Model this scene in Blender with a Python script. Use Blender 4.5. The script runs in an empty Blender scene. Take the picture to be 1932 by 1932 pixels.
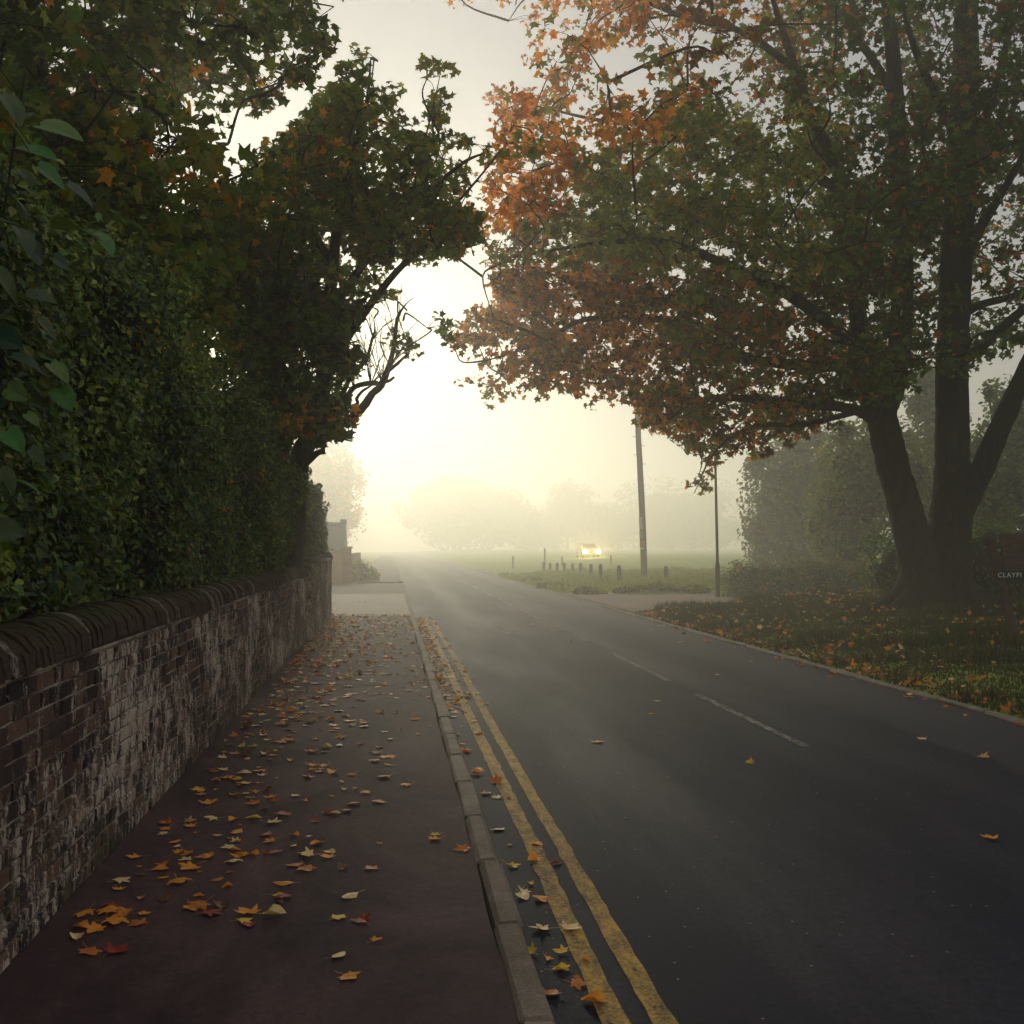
import bpy, math, random
import numpy as np
from mathutils import Vector, Matrix, Quaternion

random.seed(11)
rng = np.random.RandomState(7)
sc = bpy.context.scene
R = math.radians

# ------------------------------------------------------------------ camera
FPX, CX, HX, HY = 2052.0, 966.0, 738.0, 1032.0      # focal length etc. in a 1932 px wide picture
CAM = Vector((0.0, 0.0, 1.65))
YAW = math.atan((CX - HX) / FPX)
PITCH = math.atan((HY - CX) / FPX)
cd = bpy.data.cameras.new('camera')
cd.sensor_fit = 'HORIZONTAL'; cd.sensor_width = 36.0; cd.lens = 36.0 * FPX / 1932.0
cd.clip_start = 0.05; cd.clip_end = 3000
cam = bpy.data.objects.new('camera', cd)
sc.collection.objects.link(cam)
cam.location = CAM
cam.rotation_euler = (R(90) + PITCH, 0, -YAW)
sc.camera = cam
CROT = cam.rotation_euler.to_matrix()
CR = np.array(CROT)

# ------------------------------------------------------------------ world, sun, exposure
SUN_ELEV, SUN_AZ = R(16), R(-4)                      # azimuth clockwise from +Y
world = bpy.data.worlds.new('World'); sc.world = world; world.use_nodes = True
wn = world.node_tree.nodes; wl = world.node_tree.links
for n in list(wn): wn.remove(n)
wo = wn.new('ShaderNodeOutputWorld'); bg = wn.new('ShaderNodeBackground')
sky = wn.new('ShaderNodeTexSky'); sky.sky_type = 'NISHITA'; sky.sun_disc = False
sky.sun_elevation = SUN_ELEV; sky.sun_rotation = SUN_AZ
sky.air_density = 1.0; sky.dust_density = 2.0; sky.ozone_density = 4.0; sky.altitude = 20
hs = wn.new('ShaderNodeHueSaturation'); hs.inputs['Saturation'].default_value = 1.0
fogsky = wn.new('ShaderNodeMix'); fogsky.data_type = 'RGBA'
fogsky.inputs[0].default_value = 0.6
fogsky.inputs[7].default_value = (13.8, 13.3, 12.9, 1)     # even light of the fog layer overhead
wl.new(sky.outputs[0], hs.inputs['Color'])
wl.new(hs.outputs[0], fogsky.inputs[6])
wl.new(fogsky.outputs[2], bg.inputs[0]); wl.new(bg.outputs[0], wo.inputs[0])
bg.inputs[1].default_value = 0.11

sd = bpy.data.lights.new('sun', 'SUN'); sd.energy = 5.0; sd.angle = R(10); sd.color = (1.0, 0.925, 0.70)
sun = bpy.data.objects.new('sun', sd); sc.collection.objects.link(sun)
sdir = Vector((math.sin(SUN_AZ) * math.cos(SUN_ELEV), math.cos(SUN_AZ) * math.cos(SUN_ELEV), math.sin(SUN_ELEV)))
sun.rotation_euler = sdir.to_track_quat('Z', 'Y').to_euler()
sun.location = (0, 30, 40)

vs = sc.view_settings
sc.display_settings.display_device = 'sRGB'
vs.view_transform = 'Standard'; vs.look = 'None'; vs.gamma = 1.0; vs.use_curve_mapping = False
vs.exposure = -1.52
sc.render.engine = 'CYCLES'
cy = sc.cycles
cy.use_denoising = True
try: cy.denoiser = 'OPENIMAGEDENOISE'
except Exception: pass
cy.max_bounces = 5; cy.diffuse_bounces = 2; cy.glossy_bounces = 2; cy.transmission_bounces = 3
cy.volume_bounces = 1; cy.transparent_max_bounces = 4
cy.use_adaptive_sampling = True; cy.adaptive_threshold = 0.02
cy.sample_clamp_indirect = 4.0
cy.caustics_reflective = False; cy.caustics_refractive = False
HAZE_DENSITY = 0.0070

# ------------------------------------------------------------------ picture -> place helpers
def ray(px, py):
    d = CROT @ Vector(((px - CX) / FPX, -(py - CX) / FPX, -1.0))
    return d
def at_y(px, py, Y):
    d = ray(px, py); return CAM + d * (Y / d.y)
def at_z(px, py, z):
    d = ray(px, py); return CAM + d * ((z - CAM.z) / d.z)
def project(P):
    P = np.asarray(P, float).reshape(-1, 3)
    q = (P - np.array(CAM)) @ CR
    dz = np.where(-q[:, 2] > 0.05, -q[:, 2], np.nan)
    return CX + FPX * q[:, 0] / dz, CX - FPX * q[:, 1] / dz, dz
def sstep(a, b, x):
    t = np.clip((x - a) / (b - a), 0, 1); return t * t * (3 - 2 * t)
ROAD_L, ROAD_R = 0.55, 5.85
PAVE_Z, PAVE_L, KERB_L = 0.10, -1.40, 0.43
def ground_h(x, y):
    x = np.asarray(x, float); y = np.asarray(y, float)
    near = 1 - sstep(24.5, 28.5, y + 0.35 * (x - 6) * (-1) * 0)
    near = 1 - sstep(25.0, 28.2, y - 0.30 * np.clip(x - 6, 0, 12))
    far = sstep(36.0, 39.0, y)
    edge = sstep(5.95, 6.9, x)
    rise = sstep(6.0, 11.0, x)
    h = near * (0.12 * edge + 0.32 * rise)
    h = h + far * (0.17 * sstep(6.1, 8.5, x) + 0.08 * sstep(8, 12, x))
    h = h + 0.45 * sstep(48, 95, y) * sstep(8, 25, x)
    bump = 0.035 * (np.sin(x * 1.7 + y * 0.9) * np.sin(y * 1.3 - x * 0.6) + 0.6 * np.sin(x * 3.9 + 1.3) * np.sin(y * 3.1))
    h = h + bump * sstep(6.3, 7.2, x) * np.clip(near + far, 0, 1)
    left = sstep(-1.55, -1.8, x) if False else np.where(x < -1.6, 1.0, 0.0)
    h = h + left * (0.30 * (1 - sstep(23.0, 24.6, y)) + 0.02)
    inroad = ((x > -1.75) & (x < 6.0)) | ((x < 0.6) & (y > 24.5))
    return np.where(inroad, -0.12, h)
def ground_at(px, py):
    d = ray(px, py); z = 0.1
    for _ in range(25):
        p = CAM + d * ((z - CAM.z) / d.z)
        z = 0.5 * z + 0.5 * float(ground_h(p.x, p.y))
    p = CAM + d * ((z - CAM.z) / d.z)
    p.z = float(ground_h(p.x, p.y)); return p

# ------------------------------------------------------------------ objects
COL = sc.collection
def tag(o, label=None, cat=None, group=None, kind=None):
    if label: o['label'] = label
    if cat: o['category'] = cat
    if group: o['group'] = group
    if kind: o['kind'] = kind
    return o
def thing(name, loc, label, cat, group=None, kind=None, rz=0):
    o = bpy.data.objects.new(name, None); COL.objects.link(o)
    o.empty_display_size = 0.2
    o.location = loc; o.rotation_euler = (0, 0, rz)
    return tag(o, label, cat, group, kind)
def wloc(o):
    v = np.zeros(3)
    while o is not None:
        v += np.array(o.location); o = o.parent
    return v
def fast_mesh(name, V, F, col=None, smooth=False):
    """V (n,3), F (m,3) or (m,4)"""
    V = np.ascontiguousarray(V, dtype=np.float32); F = np.ascontiguousarray(F, dtype=np.int32)
    k = F.shape[1]
    me = bpy.data.meshes.new(name)
    me.vertices.add(len(V)); me.vertices.foreach_set('co', V.ravel())
    me.loops.add(F.size); me.loops.foreach_set('vertex_index', F.ravel())
    me.polygons.add(len(F))
    me.polygons.foreach_set('loop_start', np.arange(0, F.size, k, dtype=np.int32))
    try: me.polygons.foreach_set('loop_total', np.full(len(F), k, dtype=np.int32))
    except Exception: pass
    me.polygons.foreach_set('use_smooth', np.full(len(F), bool(smooth), dtype=bool))
    me.update(calc_edges=True)
    if col is not None:
        a = me.color_attributes.new('col', 'FLOAT_COLOR', 'POINT')
        c = np.ones((len(V), 4), dtype=np.float32); c[:, :3] = col
        a.data.foreach_set('color', c.ravel())
    return me
def link(name, me, mat, parent=None, loc=None):
    o = bpy.data.objects.new(name, me); COL.objects.link(o)
    if mat is not None and len(me.materials) == 0: me.materials.append(mat)
    if parent is not None: o.parent = parent
    if loc is not None: o.location = loc
    return o
def part(name, VF, mat, parent=None, col=None, smooth=False):
    """world-space geometry -> one mesh object (child of parent; origin at the parent's)"""
    V, F = VF
    V = np.asarray(V, float)
    off = wloc(parent) if parent is not None else np.zeros(3)
    if parent is None:
        off = np.array([(V[:, 0].min() + V[:, 0].max()) / 2, (V[:, 1].min() + V[:, 1].max()) / 2, V[:, 2].min()])
    o = link(name, fast_mesh(name, V - off, F, col, smooth), mat, parent)
    if parent is None: o.location = off
    return o
def join(parts):
    Vs, Fs, n = [], [], 0
    for V, F in parts:
        V = np.asarray(V, float); F = np.asarray(F)
        Vs.append(V); Fs.append(F + n); n += len(V)
    k = max(f.shape[1] for f in Fs)
    return np.vstack(Vs), np.vstack([f if f.shape[1] == k else np.hstack([f, f[:, -1:]]) for f in Fs])
def box(x0, x1, y0, y1, z0, z1):
    V = np.array([(x, y, z) for z in (z0, z1) for y in (y0, y1) for x in (x0, x1)], float)
    F = np.array([(0, 2, 3, 1), (4, 5, 7, 6), (0, 1, 5, 4), (2, 6, 7, 3), (0, 4, 6, 2), (1, 3, 7, 5)])
    return V, F
def bevel_box(x0, x1, y0, y1, z0, z1, b=0.01):
    """box whose edges are chamfered: 24 verts"""
    import bmesh
    bm = bmesh.new(); bmesh.ops.create_cube(bm, size=1)
    for v in bm.verts:
        v.co = Vector(((x0 + x1) / 2 + v.co.x * (x1 - x0), (y0 + y1) / 2 + v.co.y * (y1 - y0), (z0 + z1) / 2 + v.co.z * (z1 - z0)))
    bmesh.ops.bevel(bm, geom=bm.edges[:], offset=b, segments=1, affect='EDGES')
    bmesh.ops.triangulate(bm, faces=bm.faces[:])
    bm.verts.index_update()
    V = np.array([v.co[:] for v in bm.verts]); F = np.array([[v.index for v in f.verts] for f in bm.faces]); bm.free()
    return V, F
def catmull(P, n=6):
    P = np.asarray(P, float)
    Q = np.vstack([2 * P[0] - P[1], P, 2 * P[-1] - P[-2]])
    out = []
    for i in range(1, len(Q) - 2):
        t = np.linspace(0, 1, n, endpoint=False)[:, None]
        a, b, c, d = Q[i - 1], Q[i], Q[i + 1], Q[i + 2]
        out.append(0.5 * ((2 * b) + (-a + c) * t + (2 * a - 5 * b + 4 * c - d) * t ** 2 + (-a + 3 * b - 3 * c + d) * t ** 3))
    out.append(P[-1][None]); return np.vstack(out)
def tube(P, r, sides=8, cap=True, wob=0.0, smooth_n=6):
    """P (n,3) control points with radii r, swept as a tapered tube"""
    PR = np.hstack([np.asarray(P, float), np.asarray(r, float)[:, None]])
    if smooth_n > 1 and len(PR) > 2: PR = catmull(PR, smooth_n)
    P, r = PR[:, :3], np.maximum(PR[:, 3], 0.002)
    T = np.gradient(P, axis=0); T /= np.linalg.norm(T, axis=1)[:, None] + 1e-9
    ref = np.array([1.0, 0.13, 0.05]) if abs(T[:, 2]).mean() > 0.6 else np.array([0.05, 0.1, 1.0])
    A = np.cross(T, ref); A /= np.linalg.norm(A, axis=1)[:, None] + 1e-9
    B = np.cross(T, A)
    th = np.linspace(0, 2 * np.pi, sides, endpoint=False)
    rr = r[:, None] * (1 + wob * (rng.rand(len(P), sides) - 0.5))
    V = P[:, None, :] + rr[..., None] * (np.cos(th)[None, :, None] * A[:, None, :] + np.sin(th)[None, :, None] * B[:, None, :])
    V = V.reshape(-1, 3); F = []
    n = len(P)
    i = np.arange(n - 1)[:, None] * sides; j = np.arange(sides)[None, :]; j2 = (j + 1) % sides
    F = np.stack([i + j, i + j2, i + sides + j2, i + sides + j], axis=-1).reshape(-1, 4)
    if cap:
        V = np.vstack([V, P[0], P[-1]]); a, b = len(V) - 2, len(V) - 1
        jj = np.arange(sides); jn = (jj + 1) % sides
        F = np.vstack([F, np.stack([np.full(sides, a), jn, jj, jj], 1), np.stack([np.full(sides, b), (n - 1) * sides + jj, (n - 1) * sides + jn, (n - 1) * sides + jn], 1)])
    # drop degenerate quads into triangles
    tri = np.vstack([F[:, [0, 1, 2]], F[F[:, 2] != F[:, 3]][:, [0, 2, 3]]])
    return V, tri
def lathe(prof, c, sides=16):
    """prof [(r,z)], centre c"""
    th = np.linspace(0, 2 * np.pi, sides, endpoint=False)
    V = np.array([(c[0] + r * math.cos(t), c[1] + r * math.sin(t), c[2] + z) for r, z in prof for t in th])
    n = len(prof)
    i = np.arange(n - 1)[:, None] * sides; j = np.arange(sides)[None, :]; j2 = (j + 1) % sides
    F = np.stack([i + j, i + j2, i + sides + j2, i + sides + j], -1).reshape(-1, 4)
    return V, F
def in_poly(x, y, poly):
    poly = np.asarray(poly, float); inside = np.zeros(len(x), bool); n = len(poly); j = n - 1
    for i in range(n):
        xi, yi = poly[i]; xj, yj = poly[j]
        c = ((yi > y) != (yj > y)) & (x < (xj - xi) * (y - yi) / (yj - yi + 1e-9) + xi)
        inside ^= c; j = i
    return inside

# ------------------------------------------------------------------ materials
def mat_new(name):
    m = bpy.data.materials.new(name); m.use_nodes = True
    nt = m.node_tree
    for n in list(nt.nodes): nt.nodes.remove(n)
    return m, nt
class NB:
    """tiny node-graph writer"""
    def __init__(s, name):
        s.m, s.nt = mat_new(name); s.out = s.n('ShaderNodeOutputMaterial')
    def n(s, t, **kw):
        nd = s.nt.nodes.new(t)
        for k, v in kw.items(): setattr(nd, k, v)
        return nd
    def l(s, a, b): s.nt.links.new(a, b)
    def pos(s, scale=(1, 1, 1)):
        g = s.n('ShaderNodeNewGeometry'); mp = s.n('ShaderNodeVectorMath', operation='MULTIPLY')
        s.l(g.outputs['Position'], mp.inputs[0]); mp.inputs[1].default_value = scale
        return mp.outputs[0]
    def noise(s, vec, scale, detail=4, rough=0.55, dist=0.0):
        t = s.n('ShaderNodeTexNoise'); s.l(vec, t.inputs['Vector'])
        t.inputs['Scale'].default_value = scale; t.inputs['Detail'].default_value = detail
        t.inputs['Roughness'].default_value = rough; t.inputs['Distortion'].default_value = dist
        return t.outputs[0]
    def ramp(s, fac, stops, interp='LINEAR'):
        r = s.n('ShaderNodeValToRGB'); s.l(fac, r.inputs[0]); cr = r.color_ramp; cr.interpolation = interp
        while len(cr.elements) > 1: cr.elements.remove(cr.elements[-1])
        for i, (p, c) in enumerate(stops):
            e = cr.elements[0] if i == 0 else cr.elements.new(p)
            e.position = p; e.color = (c, c, c, 1) if not hasattr(c, '__len__') else (*c, 1)
        return r.outputs[0]
    def mix(s, fac, a, b, mode='MIX'):
        mx = s.n('ShaderNodeMix', data_type='RGBA', blend_type=mode)
        for sock, v in ((mx.inputs[0], fac), (mx.inputs[6], a), (mx.inputs[7], b)):
            if hasattr(v, 'links'): s.l(v, sock)
            elif hasattr(v, '__len__'): sock.default_value = (*v, 1) if len(v) == 3 else v
            else: sock.default_value = v
        return mx.outputs[2]
    def math(s, op, a, b=0.0):
        mt = s.n('ShaderNodeMath', operation=op)
        for sock, v in ((mt.inputs[0], a), (mt.inputs[1], b)):
            if hasattr(v, 'links'): s.l(v, sock)
            else: sock.default_value = v
        return mt.outputs[0]
    def attr(s, name='col'):
        a = s.n('ShaderNodeAttribute'); a.attribute_name = name; return a.outputs['Color']
    def bump(s, h, strength=0.3, dist=0.01):
        b = s.n('ShaderNodeBump'); b.inputs['Strength'].default_value = strength; b.inputs['Distance'].default_value = dist
        s.l(h, b.inputs['Height']); return b.outputs[0]
    def bsdf(s, color, rough=0.8, spec=0.5, normal=None, metal=0.0):
        p = s.n('ShaderNodeBsdfPrincipled')
        for nm, v in (('Base Color', color), ('Roughness', rough), ('Specular IOR Level', spec), ('Metallic', metal)):
            if hasattr(v, 'links'): s.l(v, p.inputs[nm])
            elif hasattr(v, '__len__'): p.inputs[nm].default_value = (*v, 1)
            else: p.inputs[nm].default_value = v
        if normal is not None: s.l(normal, p.inputs['Normal'])
        s.l(p.outputs[0], s.out.inputs['Surface']); return p

def m_leaf(name, transl=0.35, rough=0.5, spec=0.3):
    b = NB(name)
    c = b.attr('col')
    v = b.noise(b.pos(), 40.0, 2); c2 = b.mix(0.5, c, b.ramp(v, [(0.3, 0.55), (0.7, 1.35)]), 'MULTIPLY')
    p = b.n('ShaderNodeBsdfPrincipled'); b.l(c2, p.inputs['Base Color']); p.inputs['Roughness'].default_value = rough
    p.inputs['Specular IOR Level'].default_value = spec
    t = b.n('ShaderNodeBsdfTranslucent'); b.l(b.mix(1.0, c2, (1.9, 1.6, 0.75), 'MULTIPLY'), t.inputs[0])
    mx = b.n('ShaderNodeMixShader'); mx.inputs[0].default_value = transl
    b.l(p.outputs[0], mx.inputs[1]); b.l(t.outputs[0], mx.inputs[2]); b.l(mx.outputs[0], b.out.inputs['Surface'])
    return b.m
M = {}
M['leaf'] = m_leaf('leaf_tissue', 0.5, 0.55)
M['hedge_leaf'] = m_leaf('glossy_hedge_leaf', 0.2, 0.5, 0.4)
M['dry_leaf'] = m_leaf('fallen_leaf_tissue', 0.12, 0.6)
def m_bark():
    b = NB('bark'); v = b.pos((1, 1, 0.22))
    n1 = b.noise(v, 11.0, 6, 0.7, 0.5); n2 = b.noise(b.pos(), 1.3, 4, 0.6); n3 = b.noise(b.pos((1, 1, 0.12)), 26.0, 4, 0.7, 0.8)
    c = b.ramp(n1, [(0.3, (0.008, 0.006, 0.010)), (0.52, (0.035, 0.022, 0.024)), (0.75, (0.085, 0.058, 0.055))])
    c = b.mix(b.ramp(n2, [(0.48, 0.0), (0.66, 0.8)]), c, (0.030, 0.036, 0.014))
    c = b.mix(0.6, c, b.ramp(n3, [(0.3, 0.35), (0.7, 1.6)]), 'MULTIPLY')
    b.bsdf(c, 0.9, 0.15, b.bump(b.math('ADD', n1, b.math('MULTIPLY', n3, 0.6)), 1.0, 0.06)); return b.m
M['bark'] = m_bark()
def m_road():
    b = NB('road_asphalt')
    fine = b.noise(b.pos(), 140.0, 3, 0.75); grain = b.noise(b.pos(), 32.0, 4, 0.75)
    mid = b.noise(b.pos((1.1, 0.16, 1)), 1.2, 6, 0.62, 0.0); big = b.noise(b.pos((0.6, 0.25, 1)), 0.55, 3, 0.6)
    g = b.n('ShaderNodeNewGeometry'); sx = b.n('ShaderNodeSeparateXYZ'); b.l(g.outputs['Position'], sx.inputs[0])
    wv = b.math('SINE', b.math('MULTIPLY', b.math('ADD', sx.outputs[0], b.math('MULTIPLY', big, 0.7)), 3.6))
    wear_sheen = b.ramp(b.math('ADD', b.math('MULTIPLY', wv, 0.09), b.math('ADD', mid, b.math('MULTIPLY', b.math('SUBTRACT', grain, .5), .35))), [(0.42, 0.0), (0.66, 1.0)])
    c = b.mix(wear_sheen, (0.0055, 0.0065, 0.022), (0.019, 0.0185, 0.034))  # wheel-track wear; the pale patches also paint in road sheen
    c = b.mix(0.7, c, b.ramp(fine, [(0.3, 0.35), (0.72, 1.7)]), 'MULTIPLY')
    c = b.mix(0.7, c, b.ramp(grain, [(0.3, 0.5), (0.72, 1.5)]), 'MULTIPLY')
    strip = b.ramp(b.math('ADD', sx.outputs[0], b.math('MULTIPLY', b.math('SUBTRACT', mid, .5), .9)), [(4.55 / 6, 0.0), (4.62 / 6, 1.0)]) if False else b.ramp(b.math('MULTIPLY', b.math('ADD', sx.outputs[0], b.math('MULTIPLY', b.math('SUBTRACT', mid, .5), .7)), 1 / 6.0), [(4.50 / 6, 0.0), (4.62 / 6, 1.0)])
    c = b.mix(b.math('MULTIPLY', strip, .6), c, (0.040, 0.038, 0.050))      # older, paler asphalt along the verge
    spk = b.n('ShaderNodeTexVoronoi'); b.l(b.pos(), spk.inputs['Vector']); spk.inputs['Scale'].default_value = 9
    grit = b.ramp(spk.outputs['Distance'], [(0.0, 1.0), (0.045, 1.0), (0.055, 0.0)])
    c = b.mix(b.math('MULTIPLY', grit, 0.8), c, (0.34, 0.32, 0.31))
    ro = b.ramp(wear_sheen, [(0.0, 0.76), (1.0, 0.68)])
    b.bsdf(c, ro, 0.13, b.bump(b.math('ADD', fine, grain), 0.6, 0.006)); return b.m
M['road'] = m_road()
def m_tar(name, c1, c2, rough=0.85, fs=150.0):
    b = NB(name); fine = b.noise(b.pos(), fs, 3, 0.75); grain = b.noise(b.pos(), fs * .22, 4, 0.75); big = b.noise(b.pos((1, 0.5, 1)), 1.1, 6, 0.7, 0.6)
    c = b.mix(b.ramp(big, [(0.35, 0.0), (0.65, 1.0)]), c1, c2)
    c = b.mix(0.65, c, b.ramp(fine, [(0.3, 0.35), (0.72, 1.7)]), 'MULTIPLY')
    c = b.mix(0.6, c, b.ramp(grain, [(0.3, 0.5), (0.72, 1.5)]), 'MULTIPLY')
    b.bsdf(c, rough, 0.2, b.bump(b.math('ADD', fine, grain), 0.55, 0.006)); return b.m
M['pavement'] = m_tar('pavement_tarmac', (0.030, 0.016, 0.022), (0.115, 0.068, 0.070))
M['side_road'] = m_tar('side_road_tarmac', (0.075, 0.062, 0.06), (0.11, 0.09, 0.085))
M['concrete'] = m_tar('pale_concrete', (0.26, 0.22, 0.17), (0.34, 0.29, 0.22), 0.8, 40.0)
M['gravel'] = m_tar('pinkish_gravel', (0.16, 0.105, 0.085), (0.24, 0.17, 0.14), 0.9, 60.0)
def m_kerb():
    b = NB('kerb_concrete'); f = b.noise(b.pos(), 75.0, 4, 0.75); g = b.noise(b.pos(), 4.0, 4, 0.6)
    oi = b.n('ShaderNodeObjectInfo')
    c = b.mix(b.ramp(g, [(0.35, 0.0), (0.65, 1.0)]), (0.17, 0.13, 0.10), (0.30, 0.24, 0.19))
    c = b.mix(0.7, c, b.ramp(f, [(0.32, 0.35), (0.7, 1.5)]), 'MULTIPLY')
    c = b.mix(0.4, c, b.ramp(oi.outputs['Random'], [(0, 0.7), (1, 1.25)]), 'MULTIPLY')
    b.bsdf(c, 0.85, 0.3, b.bump(f, 0.6, 0.006)); return b.m
M['kerb'] = m_kerb()
def m_paint(name, c, lo, hi):
    b = NB(name); f = b.noise(b.pos((1, 1, 1)), 55.0, 5, 0.75); g = b.noise(b.pos((3, 1, 1)), 5.0, 4, 0.7); lf = b.noise(b.pos((0.2, 0.25, 1)), 1.0, 2)
    s = b.math('ADD', b.math('MULTIPLY', f, 0.55), b.math('ADD', b.math('MULTIPLY', g, 0.4), b.math('MULTIPLY', lf, 0.25)))
    w = b.ramp(s, [(lo, 0.0), (hi, 1.0)])
    col = b.mix(w, c, (0.05, 0.046, 0.05))
    b.bsdf(col, 0.8, 0.2, b.bump(f, 0.5, 0.006)); return b.m
M['yellow'] = m_paint('worn_yellow_paint', (0.66, 0.40, 0.07), 0.50, 0.72)
M['white'] = m_paint('worn_white_paint', (0.62, 0.60, 0.56), 0.42, 0.60)
def m_brick(name, far=False):
    b = NB(name)
    at = b.n('ShaderNodeAttribute'); at.attribute_name = 'col'; oi = b.n('ShaderNodeObjectInfo')
    r = b.math('FRACT', b.math('ADD', at.outputs['Fac'], b.math('MULTIPLY', oi.outputs['Random'], 3.7)))
    c = b.ramp(r, [(0.0, (0.018, 0.013, 0.020)), (0.3, (0.038, 0.022, 0.028)), (0.55, (0.085, 0.045, 0.040)), (0.80, (0.19, 0.105, 0.075)), (1.0, (0.035, 0.028, 0.038))], 'LINEAR')
    f = b.noise(b.pos(), 60.0, 5, 0.7)
    c = b.mix(0.7, c, b.ramp(f, [(0.3, 0.4), (0.7, 1.6)]), 'MULTIPLY')
    # pale lime streaks washed down the face
    st = b.noise(b.pos((1, 15, 6.5)), 1.0, 6, 0.72, 0.3); bl = b.noise(b.pos((1, 0.7, 1.2)), 1.3, 4, 0.6)
    s = b.math('ADD', b.math('MULTIPLY', st, 0.66), b.math('MULTIPLY', bl, 0.44))
    s = b.math('ADD', s, b.math('MULTIPLY', b.math('SUBTRACT', f, 0.5), 0.25))
    k = b.ramp(s, [(0.56, 0.0), (0.625, 1.0)])
    c = b.mix(b.math('MULTIPLY', k, 0.9), c, (0.68, 0.57, 0.48))
    # green algae low down
    g = b.n('ShaderNodeNewGeometry'); sx = b.n('ShaderNodeSeparateXYZ'); b.l(g.outputs['Position'], sx.inputs[0])
    al = b.noise(b.pos((1, 1, 1)), 2.3, 4, 0.65)
    low = b.math('MULTIPLY', b.ramp(sx.outputs[2], [(0.15, 1.0), (0.75, 0.0)]), b.ramp(al, [(0.45, 0.0), (0.62, 1.0)]))
    c = b.mix(b.math('MULTIPLY', low, 0.7), c, (0.085, 0.08, 0.038))
    b.bsdf(c, 0.88, 0.25, b.bump(f, 0.7, 0.008)); return b.m
M['brick'] = m_brick('weathered_brick')
def m_mortar():
    b = NB('lime_mortar'); f = b.noise(b.pos(), 45.0, 4, 0.7); g = b.noise(b.pos((1, 1.2, 2.5)), 2.2, 4, 0.6)
    c = b.mix(b.ramp(g, [(0.40, 0.0), (0.60, 1.0)]), (0.10, 0.08, 0.075), (0.58, 0.50, 0.42))
    c = b.mix(0.6, c, b.ramp(f, [(0.3, 0.5), (0.7, 1.4)]), 'MULTIPLY')
    b.bsdf(c, 0.92, 0.2, b.bump(f, 0.7, 0.008)); return b.m
M['mortar'] = m_mortar()
def m_coping():
    b = NB('mossy_coping'); f = b.noise(b.pos(), 35.0, 5, 0.7); g = b.noise(b.pos((1, 0.8, 1)), 1.6, 4, 0.6); oi = b.n('ShaderNodeObjectInfo')
    c = b.mix(b.ramp(f, [(0.3, 0.0), (0.7, 1.0)]), (0.030, 0.019, 0.018), (0.115, 0.070, 0.055))
    gm = b.n('ShaderNodeNewGeometry'); sx = b.n('ShaderNodeSeparateXYZ'); b.l(gm.outputs['Normal'], sx.inputs[0])
    moss = b.math('MULTIPLY', b.ramp(sx.outputs[2], [(0.35, 0.0), (0.85, 1.0)]), b.ramp(b.math('ADD', g, b.math('MULTIPLY', f, 0.25)), [(0.52, 0.0), (0.72, 1.0)]))
    c = b.mix(moss, c, (0.055, 0.062, 0.018))
    pale = b.math('MULTIPLY', b.ramp(oi.outputs['Random'], [(0.86, 0.0), (0.9, 1.0)]), b.ramp(f, [(0.4, 0.0), (0.6, 1.0)]))
    c = b.mix(pale, c, (0.36, 0.29, 0.25))
    b.bsdf(c, 0.9, 0.2, b.bump(f, 0.9, 0.02)); return b.m
M['coping'] = m_coping()
def m_ground():
    b = NB('grassy_ground'); f = b.noise(b.pos(), 14.0, 5, 0.7); g = b.noise(b.pos(), 0.6, 4, 0.6); h = b.noise(b.pos(), 0.12, 3)
    c = b.mix(b.ramp(g, [(0.35, 0.0), (0.7, 1.0)]), (0.20, 0.32, 0.035), (0.30, 0.40, 0.05))
    c = b.mix(b.ramp(b.math('ADD', f, b.math('MULTIPLY', h, 0.3)), [(0.66, 0.0), (0.82, 1.0)]), c, (0.14, 0.10, 0.055))
    c = b.mix(0.6, c, b.ramp(f, [(0.3, 0.45), (0.7, 1.5)]), 'MULTIPLY')
    b.bsdf(c, 0.95, 0.1, b.bump(f, 0.8, 0.05)); return b.m
M['ground'] = m_ground()
def m_attr(name, rough=0.8, spec=0.2):
    b = NB(name); b.bsdf(b.attr('col'), rough, spec); return b.m
M['grass'] = m_leaf('grass_blade', 0.3, 0.7, 0.15)
def m_wood(name, c1, c2, sc_=(12, 12, 0.8)):
    b = NB(name); f = b.noise(b.pos(sc_), 1.0, 5, 0.7, 0.5); c = b.mix(b.ramp(f, [(0.3, 0.0), (0.7, 1.0)]), c1, c2)
    b.bsdf(c, 0.85, 0.2, b.bump(f, 0.6, 0.01)); return b.m
M['pole_wood'] = m_wood('weathered_pole_wood', (0.09, 0.075, 0.06), (0.20, 0.165, 0.135))
M['post_wood'] = m_wood('brown_post_wood', (0.07, 0.042, 0.028), (0.15, 0.095, 0.065))
M['sign_wood'] = m_wood('old_sign_wood', (0.06, 0.035, 0.03), (0.16, 0.10, 0.08), (2, 12, 14))
def m_plain(name, c, rough=0.6, spec=0.4, nscale=30.0, amt=0.4, metal=0.0):
    b = NB(name); f = b.noise(b.pos(), nscale, 4, 0.65)
    cc = b.mix(amt, c, b.ramp(f, [(0.3, 0.5), (0.7, 1.45)]), 'MULTIPLY')
    b.bsdf(cc, rough, spec, b.bump(f, 0.2, 0.004), metal); return b.m
M['dark_paint'] = m_plain('dark_green_lamp_paint', (0.022, 0.030, 0.027), 0.55)
M['black_paint'] = m_plain('black_sign_paint', (0.012, 0.012, 0.014), 0.5)
M['letter'] = m_plain('white_sign_letter', (0.75, 0.75, 0.72), 0.6, amt=0.15)
M['paper'] = m_plain('white_paper', (0.75, 0.75, 0.70), 0.8, amt=0.15)
M['paper_grey'] = m_plain('grey_paper', (0.35, 0.38, 0.36), 0.8, amt=0.3)
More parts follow.
